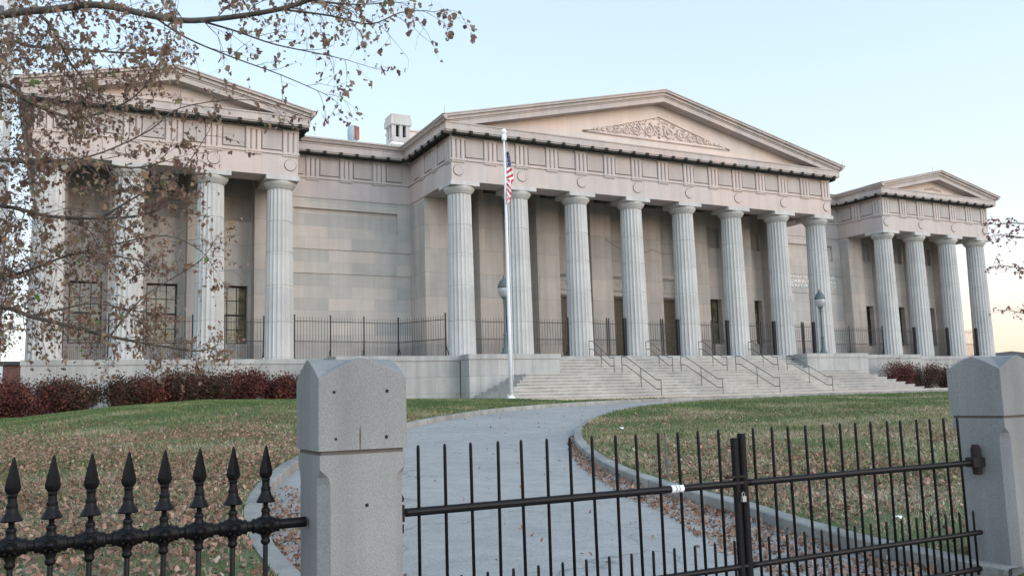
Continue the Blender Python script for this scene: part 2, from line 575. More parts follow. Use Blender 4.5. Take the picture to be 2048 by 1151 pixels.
def ground(x, y, cut=True):
    """lawn height; drops under the drive where cut"""
    x = np.asarray(x, float)
    y = np.asarray(y, float)
    base = zz(y)
    dl = dist_poly(x, y, LS[::3])          # >0 outside (left lawn)
    dr = -dist_poly(x, y, RS[::3])         # >0 inside the island
    A = np.interp(x, [-60, -36, -32, -29, -26, -22, -16, -13.2, -12.6], [0, -0.2, -0.16, 0.14, 0.30, 0.22, 0.10, 0.05, 0.0])
    mound = A * sstep(-24, -8, y) * sstep(0, 6, np.maximum(dl, 0))
    z = base + 0.13 + mound * (dl > 0) + 0.04 * sstep(0, 3, np.maximum(dr, 0))
    if cut:
        d = np.maximum(dl, dr)             # >0 on a lawn
        z = z - 0.34 * np.clip((0.17 - d) / 0.3, 0, 1)
    return z


def grid_mesh(name, xs, ys, mat, hole=None):
    X, Y = np.meshgrid(xs, ys)
    Z = ground(X, Y)
    nx, ny = len(xs), len(ys)
    v = np.stack([X, Y, Z], -1).reshape(-1, 3)
    f = []
    for j in range(ny - 1):
        for i in range(nx - 1):
            if hole and hole(xs[i], xs[i + 1], ys[j], ys[j + 1]): continue
            a = j * nx + i
            f.append((a, a + 1, a + nx + 1, a + nx))
    me = bpy.data.meshes.new(name)
    me.from_pydata(v.tolist(), [], f)
    me.polygons.foreach_set('use_smooth', [True] * len(f))
    me.materials.append(mat)
    o = bpy.data.objects.new(name, me)
    COL.objects.link(o)
    return o


XA = np.concatenate([[-2500, -900, -300, -120, -70], np.arange(-50, -36, 1.0), np.arange(-36, -14, 0.14), np.arange(-14, 20, 0.4), np.arange(20, 50, 1.5), [70, 120, 300, 900, 2500]])
YA = np.concatenate([[-1500, -300, -120, -70], np.arange(-50, -38, 1.0), np.arange(-38, -8, 0.14), np.arange(-8, 4, 0.4), np.arange(4, 40, 3), [60, 120, 300, 900, 3500]])
tag(grid_mesh('ground', XA, YA, M['lawn']), kind='structure')

# driveway sheet between the two kerb lines
n = 240
def resample(line, n):
    seg = np.hypot(*(line[1:] - line[:-1]).T)
    s = np.concatenate([[0], np.cumsum(seg)])
    t = np.linspace(0, s[-1], n)
    return np.stack([np.interp(t, s, line[:, 0]), np.interp(t, s, line[:, 1])], -1)
A_, B_ = resample(LS, n), resample(RS, n)
mb = MB()
K = 10
vs = []
for i in range(n):
    for k in range(K + 1):
        p = A_[i] * (1 - k / K) + B_[i] * (k / K)
        vs.append((p[0], p[1], float(zz(p[1])) + 0.004 + 0.03 * math.sin(PI * k / K)))
mb.add(vs, [(i * (K + 1) + k, i * (K + 1) + k + 1, (i + 1) * (K + 1) + k + 1, (i + 1) * (K + 1) + k) for i in range(n - 1) for k in range(K)])
o = fixnorm(mb.build('driveway', M['asphalt'], smooth=True))
tag(o, kind='structure')


def kerb(line, sgn, name, z_add=0.135):
    mb = MB()
    L = resample(line, 260)
    L = L[L[:, 1] > -36.4]
    rows = []
    for i in range(len(L)):
        d = L[min(i + 1, len(L) - 1)] - L[max(i - 1, 0)]
        d = d / np.hypot(*d)
        nrm = np.array([-d[1], d[0]]) * sgn
        z = float(zz(L[i][1]))
        rows.append([(L[i][0] - nrm[0] * .012, L[i][1] - nrm[1] * .012, z - 0.15), (L[i][0], L[i][1], z + z_add - .012), (L[i][0] + nrm[0] * .015, L[i][1] + nrm[1] * .015, z + z_add),
                     (L[i][0] + nrm[0] * .17, L[i][1] + nrm[1] * .17, z + z_add), (L[i][0] + nrm[0] * .17, L[i][1] + nrm[1] * .17, z - 0.15)])
    vs = [v for r in rows for v in r]
    k = 5
    mb.add(vs, [(i * k + j, (i + 1) * k + j, (i + 1) * k + j + 1, i * k + j + 1) for i in range(len(rows) - 1) for j in range(k - 1)])
    o = fixnorm(mb.build(name, M['concrete']))
    tag(o, kind='structure')


kerb(LS, 1, 'kerb')
kerb(RS, -1, 'kerb')
mb = MB(); mb.box(-12.6, 40, -8.74, -1.0, -2.6, -2.268)
tag(mb.build('forecourt_pavement', M['pave']), kind='structure')
mb = MB(); mb.box(-120, 120, -46, -36.75, -3.9, -3.60)
tag(mb.build('pavement', M['pave']), kind='structure')

# ------------------------------------------------------------------ the library building
ZS = -0.05            # stylobate top
LIB = empty('library_building', (0, 0, 0), label='long grey granite temple-front library with three column porticoes, pediments and a broad podium', cat='building')
LIB.location = (0, 0, 0)
CX = [-12.585, -9.25, -5.55, -1.85, 1.85, 5.55, 9.25, 12.585]
WXs = [21.36, 24.62, 28.18, 31.44]
WY = 2.13
E0, WI, WO = 13.31, 20.63, 32.17
HY = 6.17

# column shaft
mb = MB()
NF = 20
def shaft_ring(r, z, depth):
    vs = []
    for k in range(NF):
        for j in range(4):
            a = 2 * PI * (k + j / 4) / NF
            rr = r - depth * math.sin(PI * j / 4)
            vs.append((rr * math.cos(a), rr * math.sin(a), z))
    return vs
zl = [ZS]
for zj in (1.78, 3.55, 5.19, 6.71):
    zl += [zj - .03, zj - .014, zj + .014, zj + .03]
zl.append(8.36)
rings = []
for i, z in enumerate(zl):
    t = (z - ZS) / 8.4
    r = 0.71 - 0.085 * t - 0.018 * t * t
    near = any(abs(z - zj) < 0.016 for zj in (1.78, 3.55, 5.19, 6.71))
    rings.append(shaft_ring(r - (0.034 if near else 0), z, 0.055 if not near else 0.03))
# fill long spans for a gentle taper
vs = [v for r in rings for v in r]
seg = NF * 4
fs = [(i * seg + k, i * seg + (k + 1) % seg, (i + 1) * seg + (k + 1) % seg, (i + 1) * seg + k) for i in range(len(rings) - 1) for k in range(seg)]
mb.add(vs, fs)
proto = mb.build('column', M['column'], LIB)
cap = MB()
cap.lathe([(0.60, 8.34), (0.615, 8.38), (0.63, 8.385), (0.63, 8.40), (0.655, 8.43), (0.72, 8.50), (0.78, 8.58), (0.80, 8.65), (0.79, 8.712)], seg=40)
cp = cap.build('capital', M['column'], proto, smooth=True)
ab = MB(); ab.box(-.81, .81, -.81, .81, 8.715, 8.935)
abo = ab.build('abacus', M['column'], proto)
proto.location = (CX[0], 0.74, 0)
for x in CX[1:]:
    c = copy_tree(proto, LIB); c.location = (x, 0.74, 0)
for s in (-1, 1):
    for x in WXs:
        c = copy_tree(proto, LIB); c.location = (s * x, WY + 0.74, 0)

# entablature faces
PATH = [(-WO, 24), (-WO, WY), (-WI, WY), (-WI, HY), (-E0, HY), (-E0, 0), (E0, 0), (E0, HY), (WI, HY), (WI, WY), (WO, WY), (WO, 24)]
mb = MB()
mb.sweep(PATH, [(0, 8.94), (0, 10.0), (-1.35, 10.0), (-1.35, 8.94)])
mb.sweep(PATH, [(0.06, 10.003), (0.06, 10.09), (-1.2, 10.09), (-1.2, 10.003)])
arch = fixnorm(mb.build('architrave', M['trim'], LIB))
mb = MB()
mb.sweep(PATH, [(-0.035, 10.093), (-0.035, 11.24), (-1.2, 11.24), (-1.2, 10.093)])
frieze = fixnorm(mb.build('frieze', M['trim'], LIB))

tri_mb = MB()
for dx in (-0.255, 0.0, 0.255):
    tri_mb.prism([(dx - 0.10, 10.10), (dx + 0.10, 10.10), (dx + 0.10, 11.12), (dx - 0.10, 11.12)], -0.045, 0.0)
    tri_mb.box(dx - 0.065, dx + 0.065, -0.06, -0.046, 10.10, 11.10)
tri_mb.box(-0.37, 0.37, -0.052, -0.001, 11.125, 11.235)
tri_mb.box(-0.37, 0.37, -0.085, -0.062, 10.005, 10.105)
tri_mb.box(-0.37, 0.37, -0.055, -0.002, 9.93, 9.998)
for k in range(6):
    tri_mb.box(-0.345 + k * 0.128, -0.29 + k * 0.128, -0.05, -0.002, 9.885, 9.926)
tri = tri_mb.build('triglyph', M['trim'], frieze)
met_mb = MB(); met_mb.box(-0.5, 0.5, -0.02, 0.05, 10.215, 11.07); met_mb.box(-0.535, 0.53, 0.029, 0.05, 10.18, 11.09, 1)  # second box: dark rim painted as the raised panel's shadow
met = met_mb.build('metope', [M['metope'], M['outline_shade']], frieze)
ring_mb = MB()
ring_mb.lathe([(0.225, -0.002), (0.275, -0.002), (0.268, -0.05), (0.232, -0.05)], seg=28, axis='y', cz=9.49)
ring_mb.lathe([(0.15, -0.001), (0.10, -0.022), (0.03, -0.03)], seg=12, axis='y', cz=9.49)
ring_mb.lathe([(0.300, -0.001), (0.298, -0.006), (0.203, -0.006), (0.201, -0.001)], seg=28, axis='y', cz=9.49, mi=1)  # flat dark annulus painted as the ring's joint shadow
rosette = ring_mb.build('roundel', [M['trim'], M['outline_shade']], arch)
used = {'t': 0, 'm': 0, 'r': 0}
def place(proto_o, key, x, y, rz=0, sx=1.0):
    if used[key] == 0:
        o = proto_o
    else:
        o = proto_o.copy(); COL.objects.link(o)
    used[key] += 1
    o.location = (x, y, 0)
    o.rotation_euler = (0, 0, rz)
    if sx != 1.0: o.scale = (sx, 1, 1)
    return o

def frieze_run(tris, pos):
    """tris: positions along the run; pos(s) -> x,y,rz"""
    for s in tris:
        x, y, rz = pos(s); place(tri, 't', x, y, rz)
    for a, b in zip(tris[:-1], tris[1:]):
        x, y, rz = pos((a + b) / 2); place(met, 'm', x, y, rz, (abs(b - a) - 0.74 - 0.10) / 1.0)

ct = [-12.93] + [1.85 * k for k in range(-6, 7)] + [12.93]
ct = [-12.93] + [-11.1 + 1.85 * k for k in range(13)] + [12.93]
frieze_run(ct, lambda s: (s, 0, 0))
for s in (-1, 1):
    wt = [WI + .38, 22.79, 24.62, 26.40, 28.18, 30.01, WO - .38]
    frieze_run([s * t for t in wt], lambda q: (q, WY, 0))
    ht = [s * t for t in (18.88, 17.0, 15.12)]
    frieze_run(ht, lambda q: (q, HY, 0))
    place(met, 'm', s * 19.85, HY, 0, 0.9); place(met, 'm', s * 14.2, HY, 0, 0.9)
    # returns: central side faces outward s, wing inner side faces -s
    frieze_run([.38, 2.22, 4.07], lambda q: (s * E0, q, s * PI / 2))
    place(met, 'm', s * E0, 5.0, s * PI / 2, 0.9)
    frieze_run([WY + .38, WY + 2.22], lambda q: (s * WI, q, -s * PI / 2))
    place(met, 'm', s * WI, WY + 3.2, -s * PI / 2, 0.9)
rx = [-12.93] + CX[1:-1] + [12.93]
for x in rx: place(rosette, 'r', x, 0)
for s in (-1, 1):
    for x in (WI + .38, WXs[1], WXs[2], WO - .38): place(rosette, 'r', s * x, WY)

# cornice: bed mould, mutules, geison
mb = MB()
mb.sweep(PATH, [(0.02, 11.243), (0.06, 11.372), (-1.0, 11.372), (-1.0, 11.243)])
mb.sweep(PATH, [(0.44, 11.375), (0.44, 11.44), (0.49, 11.44), (0.49, 11.76), (0.53, 11.80), (0.53, 11.842), (-1.0, 11.842), (-1.0, 11.375)])
cornice = fixnorm(mb.build('cornice', M['rake'], LIB))
# mutules hang under the cornice, with guttae teeth
mut = MB()
mut.box(-0.43, 0.43, -0.43, -0.03, 11.30, 11.373)
for k in range(8):
    mut.box(-0.41 + k * 0.11, -0.35 + k * 0.11, -0.42, -0.30, 11.25, 11.298)
mut_v, mut_f = mut.v, mut.f
mut_o = mut.build('mutule', M['dark'], cornice)
used['u'] = 0; used['d'] = 0
def add_mut(x, y, rz): place(mut_o, 'u', x, y, rz)
def mut_run(a, b, pos):
    n_ = max(2, round((b - a) / 0.925))
    for k in range(n_): add_mut(*pos(a + (k + .5) * (b - a) / n_))
mut_run(-E0, E0, lambda q: (q, 0, 0))
b0 = MB(); b0.box(-.07, .07, -.475, -.40, 11.28, 11.38); b0.box(-.085, .085, -.535, -.491, 11.32, 11.47)
drip_o = b0.build('gutter_drip', M['dark'], cornice)
def drip(x, y, rz): place(drip_o, 'd', x, y, rz)
def drip_run(a, b, pos):
    n_ = max(1, round((b - a) / 0.925))
    for k in range(n_ + 1): drip(*pos(a + k * (b - a) / n_))
drip_run(-E0, E0, lambda q: (q, 0, 0))
for s in (-1, 1):
    a, b = sorted((s * WI, s * WO)); mut_run(a, b, lambda q: (q, WY, 0)); drip_run(a, b, lambda q: (q, WY, 0))
    a, b = sorted((s * (E0 + .5), s * (WI - .5))); mut_run(a, b, lambda q: (q, HY, 0)); drip_run(a, b, lambda q: (q, HY, 0))
    mut_run(0, HY - .5, lambda q: (s * E0, q, s * PI / 2)); drip_run(0, HY - .5, lambda q: (s * E0, q, s * PI / 2))
    mut_run(WY, HY - .5, lambda q: (s * WI, q, -s * PI / 2)); drip_run(WY, HY - .5, lambda q: (s * WI, q, -s * PI / 2))

# gutters (sima) on the eaves and link walls
simap = [(0.50, 11.845), (0.62, 11.90), (0.70, 12.02), (0.76, 12.05), (0.76, 12.13), (0.50, 12.14)]
for p_ in ([(-WI, WY - .76), (-WI, HY), (-E0, HY), (-E0, -.76)], [(E0, -.76), (E0, HY), (WI, HY), (WI, WY - .76)], [(-WO, 24), (-WO, WY - .76)], [(WO, WY - .76), (WO, 24)]):
    mb = MB(); mb.sweep(p_, simap)
    q_ = list(p_)
    if abs(q_[0][1] + .76) < .01 or abs(q_[0][1] - (WY - .76)) < .01: q_[0] = (q_[0][0], q_[0][1] + .9)
    if abs(q_[-1][1] + .76) < .01 or abs(q_[-1][1] - (WY - .76)) < .01: q_[-1] = (q_[-1][0], q_[-1][1] + .9)
    mb.sweep(q_, [(0.499, 11.846), (0.499, 12.14), (-0.6, 12.158), (-0.6, 11.846)])
    fixnorm(mb.build('gutter', M['rake'], LIB))


def pediment(cx, yf, half, ztip, zap, zlow, name='pediment', relief=None):
    """raking cornice + tympanum; yf = front plane of the architrave"""
    H = half + 0.76
    m_ = (zap - ztip) / H
    mb = MB()
    def band(zt, zb, y0, y1, xr):
        # two mirrored beams whose top line has apex zt and bottom line apex zb
        for s in (-1, 1):
            x1 = s * xr
            pts = [(0, zb), (x1, zb - m_ * xr), (x1, zt - m_ * xr), (0, zt)]
            if s < 0: pts = pts[::-1]
            mb.prism([(cx + a, z) for a, z in pts], yf + y0, yf + y1)
    zmid = zap - 0.33
    # corona of the rake, clipped where it dies into the horizontal geison
    for s in (-1, 1):
        xe = (zlow - 11.845) / m_
        xm = (zmid - 11.845) / m_
        pts = [(0, zlow), (s * xe, 11.845), (s * min(xm, half + .50), max(11.845, zmid - m_ * (half + .50))), (0, zmid)]
        if s < 0: pts = pts[::-1]
        mb.prism([(cx + a, z) for a, z in pts], yf - .49, yf + .16)
        pts = [(0, zmid - .075), (s * (half + .2), zmid - .075 - m_ * (half + .2)), (s * (half + .2), zmid - m_ * (half + .2) - .004), (0, zmid - .004)]
        if s < 0: pts = pts[::-1]
        mb.prism([(cx + a, z) for a, z in pts], yf - .53, yf - .492)
    # sima profile: stepped cyma
    steps_ = [(-.60, zmid + .003, zmid + .16), (-.72, zmid + .163, zmid + .27), (-.76, zmid + .273, zap)]
    for y0, zb, zt in steps_:
        band(zt, zb, y0, .6, half + .50 + (-.50 - y0) )
    rk = fixnorm(mb.build('raking_cornice', M['rake'], LIB))
    mb = MB()
    xe = (zlow - 11.845) / m_
    mb.prism([(cx - xe - .3, 11.845), (cx + xe + .3, 11.845), (cx, zlow + .1)], yf + .165, yf + .7)
    ty = mb.build('tympanum', M['tymp'], LIB)
    # horizontal ledge on top of the geison
    mb = MB(); mb.box(cx - half - .45, cx + half + .45, yf - .53, yf + .3, 11.843, 11.856)
    mb.build('ledge', M['rake'], rk)
    # roof
    mb = MB()
    yb = yf + 24
    rx_ = half + .5
    for s in (-1, 1):
        pts = [(0, zap - .10), (s * rx_, zap - .10 - m_ * rx_), (s * rx_, zap + .03 - m_ * rx_), (0, zap + .03)]
        if s < 0: pts = pts[::-1]
        mb.prism([(cx + a, z) for a, z in pts], yf + .62, yb)
    mb.prism([(cx - rx_, zap - .1 - m_ * rx_), (cx + rx_, zap - .1 - m_ * rx_), (cx, zap - .12)], yb - .5, yb - .1)
    mb.build('roof', M['roof'], LIB)
    return ty


ty = pediment(0, 0, E0, 12.13, 15.36, 14.68)
tl = pediment(-26.40, WY, (WO - WI) / 2, 12.12, 13.60, 12.93)
tr = pediment(26.40, WY, (WO - WI) / 2, 12.12, 13.60, 12.93)

# carved scroll panel in the main tympanum
mb = MB()
yp = 0.10
fr = [(-5.25, 12.46), (5.25, 12.46), (0.0, 13.97)]
def frame_edge(p, q, w):
    (x0, z0), (x1, z1) = p, q
    L = math.hypot(x1 - x0, z1 - z0); nx_, nz_ = -(z1 - z0) / L * w, (x1 - x0) / L * w
    mb.prism([(x0, z0), (x1, z1), (x1 + nx_, z1 + nz_), (x0 + nx_, z0 + nz_)], yp, .166)
frame_edge((-5.25, 12.46), (5.25, 12.46), .13)
frame_edge((5.25, 12.5), (0, 13.97), .05)
frame_edge((0, 13.97), (-5.25, 12.5), .05)
def scroll(cx_, cz_, r, hand, turns=1.6, w=0.05):
    pts = []
    for k in range(22):
        t = k / 21
        a = t * turns * 2 * PI
        rr = r * (1 - 0.8 * t)
        pts.append((cx_ + hand * rr * math.cos(a + PI * .6), 0.13, cz_ + rr * math.sin(a + PI * .6)))
    mb.tube(pts, [w * (1 - .45 * k / 21) for k in range(22)], 6)
    for k in range(7):
        a = k * 2 * PI / 7
        mb.lathe([(0.001, 0), (r * .10, -.02), (r * .12, -.04), (0.001, -.07)], cx=cx_ + hand * r * 1.12 * math.cos(a), cy=.15, cz=cz_ + r * 1.12 * math.sin(a), seg=6, axis='y')
for sgn in (-1, 1):
    for cx_, r in ((0.72, .40), (1.62, .32), (2.35, .25), (2.95, .20), (3.45, .155), (3.87, .12), (4.22, .09), (4.5, .06)):
        scroll(sgn * cx_, 12.62 + r + .04, r, sgn)
for k in range(5):
    mb.lathe([(0.001, 0), (.09 - .01 * k, -.03), (0.001, -.08)], cx=0, cy=.15, cz=12.72 + k * .2, seg=8, axis='y')
rr_ = random.Random(4)
for k in range(420):
    x_ = rr_.uniform(-4.7, 4.7)
    top_ = 13.86 - abs(x_) * .262
    if top_ < 12.72: continue
    z_ = rr_.uniform(12.64, top_ - .03)
    r_ = rr_.uniform(.03, .065)
    a_ = rr_.uniform(0, PI)
    mb.tube([(x_, .155, z_), (x_ + r_ * 1.1 * math.cos(a_), .125, z_ + r_ * 1.1 * math.sin(a_)), (x_ + r_ * 2.1 * math.cos(a_ + .5), .16, z_ + r_ * 2.1 * math.sin(a_ + .5))], [r_ * .3, r_ * .62, r_ * .2], 5)
mb.build('carved_relief', M['tymp'], ty, smooth=True)
for t_, cx_ in ((tl, -26.4), (tr, 26.4)):
    mb = MB()
    for k in range(-3, 4):
        scroll(cx_ + k * .27, 12.22 + .13 * (1 - abs(k) / 4), .12 - .015 * abs(k), 1 if k > 0 else -1, 1.2, .025)
    v_ = [(x, y + WY, z) for x, y, z in mb.v]; mb.v = v_
    mb.build('carved_relief', M['tymp'], t_, smooth=True)


# walls with openings
def wall_holes(mb, x0, x1, z0, z1, y, th, holes):
    xs = sorted({x0, x1, *[h[0] for h in holes], *[h[1] for h in holes]})
    zs = sorted({z0, z1, *[h[2] for h in holes], *[h[3] for h in holes]})
    for i in range(len(xs) - 1):
        # merge vertical runs with the same recess
        run = []
        for j in range(len(zs) - 1):
            cx_, cz_ = (xs[i] + xs[i + 1]) / 2, (zs[j] + zs[j + 1]) / 2
            d = 0
            for h in holes:
                if h[0] < cx_ < h[1] and h[2] < cz_ < h[3]: d = h[4]
            if run and run[-1][2] == d: run[-1][1] = zs[j + 1]
            else: run.append([zs[j], zs[j + 1], d])
        for za, zb, d in run:
            if d is None: continue
            mb.box(xs[i], xs[i + 1], y + d, y + th, za, zb)


def window(xc, hw, z0, z1, y, gm):
    """sash window set deep in its opening"""
    f = MB()
    t = .07
    f.box(xc - hw, xc - hw + t, y, y + .12, z0, z1); f.box(xc + hw - t, xc + hw, y, y + .12, z0, z1)
    f.box(xc - hw + t, xc + hw - t, y, y + .12, z0, z0 + t); f.box(xc - hw + t, xc + hw - t, y, y + .12, z1 - t, z1)
    n_ = 3
    for k in range(1, n_):
        xk = xc - hw + 2 * hw * k / n_
        f.box(xk - .02, xk + .02, y + .02, y + .10, z0 + t, z1 - t)
    for k in range(1, 4):
        zk = z0 + (z1 - z0) * k / 4
        w_ = .05 if k == 2 else .02
        f.box(xc - hw + t, xc + hw - t, y + .03, y + .09, zk - w_, zk + w_)
    fo = f.build('window', M['sash'], LIB)
    g_ = MB(); g_.box(xc - hw + .02, xc + hw - .02, y + .055, y + .065, z0 + .02, z1 - .02)
    g_.build('pane', gm, fo)


def door(xc, y):
    f = MB()
    f.box(xc - .93, xc - .80, y - .04, y + .2, ZS, 3.84); f.box(xc + .80, xc + .93, y - .04, y + .2, ZS, 3.84)
    f.box(xc - .93, xc + .93, y - .04, y + .2, 3.842, 4.02)
    fo = f.build('door', M['trim'], LIB)
    for s in (-1, 1):
        d = MB()
        a, b_ = sorted((xc + s * .01, xc + s * .795))
        d.box(a, b_, y + .10, y + .16, ZS + .01, 3.83)
        for k in range(6):
            z0 = .12 + k * .62
            d.box(a + .12, b_ - .12, y + .075, y + .098, z0, z0 + .05); d.box(a + .12, b_ - .12, y + .075, y + .098, z0 + .42, z0 + .47)
            d.box(a + .12, a + .17, y + .075, y + .098, z0 + .052, z0 + .418); d.box(b_ - .17, b_ - .12, y + .075, y + .098, z0 + .052, z0 + .418)
        d.build('door_leaf', M['door'], fo)
    c_ = MB()
    c_.box(xc - 1.11, xc + 1.11, y - .12, y - .001, 5.06, 5.14); c_.box(xc - 1.11, xc + 1.11, y - .22, y - .001, 5.142, 5.34)
    c_.box(xc - 1.11, xc + 1.11, y - .07, y - .001, 4.24, 4.32); c_.box(xc - 1.11, xc + 1.11, y - .10, y - .001, 3.93, 4.0)
    for k in (-1, 0, 1):
        c_.lathe([(.12, 0), (.14, -.03), (.09, -.035)], cx=xc + k * .62, cy=y, cz=4.68, seg=14, axis='y')
    c_.v = [(a_, b_ - .25, d_) for a_, b_, d_ in c_.v]
    c_.build('door_cornice', M['wall_plain'], fo)


PW = .74      # pilaster half width
PY = 3.97     # pilaster front
RY = 5.05     # recess wall
w = MB()
for i in range(7):
    a, b_ = CX[i] + PW, CX[i + 1] - PW
    c_ = (a + b_) / 2
    if i in (0,): a = -12.59 + PW + .01
    holes = []
    if i in (2, 3, 4):
        holes = [(c_ - .93, c_ + .93, ZS, 4.02, None)]
        door(c_, RY + .25)
    elif True:
        holes = [(c_ - .74, c_ + .74, 1.0, 3.96, None), (c_ - .85, c_ + .85, 7.4, 8.68, .30)]
        window(c_, .74, 1.0, 3.96, RY + .38, M['glass_yellow'])
    wall_holes(w, a + .002, b_ - .002, ZS, 9.9, RY, .6, holes)
w.box(-13.25, 13.25, RY + 1.1, RY + 1.2, ZS, 9.9)
fixnorm(w.build('portico_wall', M['wall'], LIB))
for i, x in enumerate(CX):
    p = MB()
    x0, x1 = x - PW, x + PW
    if i == 0: x0, x1 = -13.27, -12.59 + PW
    if i == 7: x0, x1 = 12.59 - PW, 13.27
    p.box(x0, x1, PY, HY + .3 if i in (0, 7) else RY + .55, ZS, 9.88)
    p.box(x0 - .02, x1 + .02, PY - .03, PY + .3, ZS, .36)
    p.build('pilaster', M['wall'], LIB)
# wings
for s in (-1, 1):
    w = MB()
    xs = [s * x for x in WXs]
    for i in range(3):
        a, b_ = sorted((xs[i], xs[i + 1]))
        c_ = (a + b_) / 2
        ww = .72
        holes = [(c_ - .72, c_ + .72, .98, 3.98, None), (c_ - .85, c_ + .85, 7.35, 8.72, .30)]
        wall_holes(w, a + ww + .002, b_ - ww - .002, ZS, 9.9, 6.15, .6, holes)
        window(c_, .72, .98, 3.98, 6.5, M['glass_yellow'] if s < 0 else M['glass_dark'])
    a, b_ = sorted((s * (WI + .05), s * (WO - .05)))
    w.box(a, b_, 7.2, 7.3, ZS, 9.9)
    fixnorm(w.build('portico_wall', M['wall'], LIB))
    for i, x in enumerate(xs):
        p = MB()
        x0, x1 = x - .72, x + .72
        if i == 0: x0, x1 = sorted((s * (WI + .04), s * (21.36 + .72)))
        if i == 3: x0, x1 = sorted((s * (31.44 - .72), s * (WO - .04)))
        p.box(x0, x1, 5.4, 23.9 if i == 3 else 6.7, ZS, 9.88)
        p.build('pilaster', M['wall'], LIB)

# link walls with sunk panel
for s in (-1, 1):
    w = MB()
    a, b_ = sorted((s * (E0 - .04), s * (WI + .04)))
    pa, pb = sorted((s * 14.03, s * 19.9))
    wall_holes(w, a, b_, .30, 8.938, HY + .04, .5, [(pa, pb, 7.2, 8.37, .16)])
    w.box(a, b_, HY - .02, HY + .53, ZS, .298)
    for z_ in (4.78, 6.10):
        w.box(a, b_, HY - .005, HY + .038, z_ + .02, z_ + .09)
    fixnorm(w.build('link_wall', M['wall_plain'], LIB))
    # flat link roof
    w = MB(); w.box(a, b_, HY + .5, 22, 11.9, 12.10)
    w.build('roof', M['roof'], LIB)

# ceilings
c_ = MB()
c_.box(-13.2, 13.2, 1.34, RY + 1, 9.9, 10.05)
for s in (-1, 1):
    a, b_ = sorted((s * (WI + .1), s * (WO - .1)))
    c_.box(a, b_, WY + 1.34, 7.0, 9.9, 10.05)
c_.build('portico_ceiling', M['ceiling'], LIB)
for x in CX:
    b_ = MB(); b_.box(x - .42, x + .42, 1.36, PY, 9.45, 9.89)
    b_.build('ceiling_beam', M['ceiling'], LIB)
core = MB()
core.box(-13.2, 13.2, RY + 1.25, 24, ZS, 11.3)
for s in (-1, 1):
    a, bb = sorted((s * (WI + .1), s * (WO - .75)))
    core.box(a, bb, 7.35, 24, ZS, 11.3)
    a, bb = sorted((s * (E0 + .02), s * (WI - .02)))
    core.box(a, bb, HY + .6, 22, ZS, 11.88)
core.build('core_walls', M['wall'], LIB)

# podium
PF, PWF, PJ = -.85, 1.28, 19.6
pod = MB()
def podium_block(x0, x1, y0, y1):
    pod.box(x0, x1, y0, y1, -2.7, -.30)
for s in (-1, 1):
    a, b_ = sorted((s * 13.45, s * PJ)); podium_block(a, b_, PF, 24)
    a, b_ = sorted((s * PJ, s * (WO + .05))); pod.box(a, b_, PWF, 24, -2.7, -.30)
pod.box(-13.45, 13.45, -.34, 24, -2.7, -.30)
po = pod.build('podium', M['podium'], LIB)
capb = MB()
for s in (-1, 1):
    a, b_ = sorted((s * 8.42, s * PJ)); capb.box(a, b_, PF - .03, 24.0, -.297, ZS)
    a, b_ = sorted((s * (PJ + .002), s * (WO + .08))); capb.box(a, b_, PWF - .03, 24, -.297, ZS)
capb.box(-8.418, 8.418, -.35, 24, -.215, ZS)
capb.build('podium_cap', M['podium'], po)

# lettering on the right link wall, three lines of metal letters
def letters(txt, x0, x1, z, h, y):
    cu = bpy.data.curves.new('wall_lettering', 'FONT')
    cu.body = txt
    cu.size = h * 1.38
    cu.extrude = 0.02
    cu.align_x = 'LEFT'
    o = bpy.data.objects.new('wall_lettering', cu)
    COL.objects.link(o)
    bpy.context.view_layer.update()
    wd = o.dimensions.x
    me = bpy.data.meshes.new_from_object(o)
    bpy.data.objects.remove(o)
    sc = (x1 - x0) / wd
    me.transform(Matrix.Translation((x0, y, z)) @ Matrix.Rotation(PI / 2, 4, 'X') @ Matrix.Diagonal((sc, 1, 1, 1)))
    me.materials.clear(); me.materials.append(M['white'])
    q = bpy.data.objects.new('wall_lettering', me)
    COL.objects.link(q); q.parent = LIB
letters('HIGH SCHOOL FOR', 15.35, 19.9, 5.86, .21, HY + .005)
letters('CREATIVE AND', 15.35, 19.9, 5.53, .21, HY + .005)
letters('PERFORMING ARTS', 15.35, 19.9, 5.20, .21, HY + .005)

# roof furniture
ch = MB()
X0, X1, Y0, Y1 = -13.12, -11.98, 9.5, 10.6
ch.box(X0 - .03, X1 + .03, Y0 - .03, Y1 + .03, 12.0, 13.62)
for xa, xb in ((X0, X0 + .24), (X0 + .47, X0 + .68), (X1 - .24, X1)):
    for ya, yb in ((Y0, Y0 + .22), (Y1 - .22, Y1)): ch.box(xa, xb, ya, yb, 13.621, 14.74)
for xa, xb in ((X0, X0 + .22), (X1 - .22, X1)): ch.box(xa + .002, xb - .002, Y0 + .44, Y0 + .66, 13.621, 14.74)
ch.box(X0 + .004, X1 - .004, Y0 + .004, Y1 - .004, 13.622, 13.98)
ch.box(X0 - .10, X1 + .10, Y0 - .10, Y1 + .10, 14.741, 15.16); ch.box(X0 - .05, X1 + .05, Y0 - .05, Y1 + .05, 15.161, 15.42)
cho = ch.build('chimney', M['wall'], LIB)
f_ = MB(); f_.box(X0 - .06, X1 + .06, Y0 - .06, Y1 + .06, 13.50, 13.60); f_.build('flashing', M['white'], cho)
f_ = MB(); f_.box(X0 + .25, X1 - .25, Y0 + .25, Y1 - .25, 13.98, 14.74); f_.build('flue', M['void'], cho)
ch = MB(); ch.box(-11.9, -10.3, 12.4, 14.0, 12, 15.4); ch.box(-12.0, -10.2, 12.3, 14.1, 15.4, 15.55)
ch.build('roof_block', M['tymp'], LIB)
du = MB()
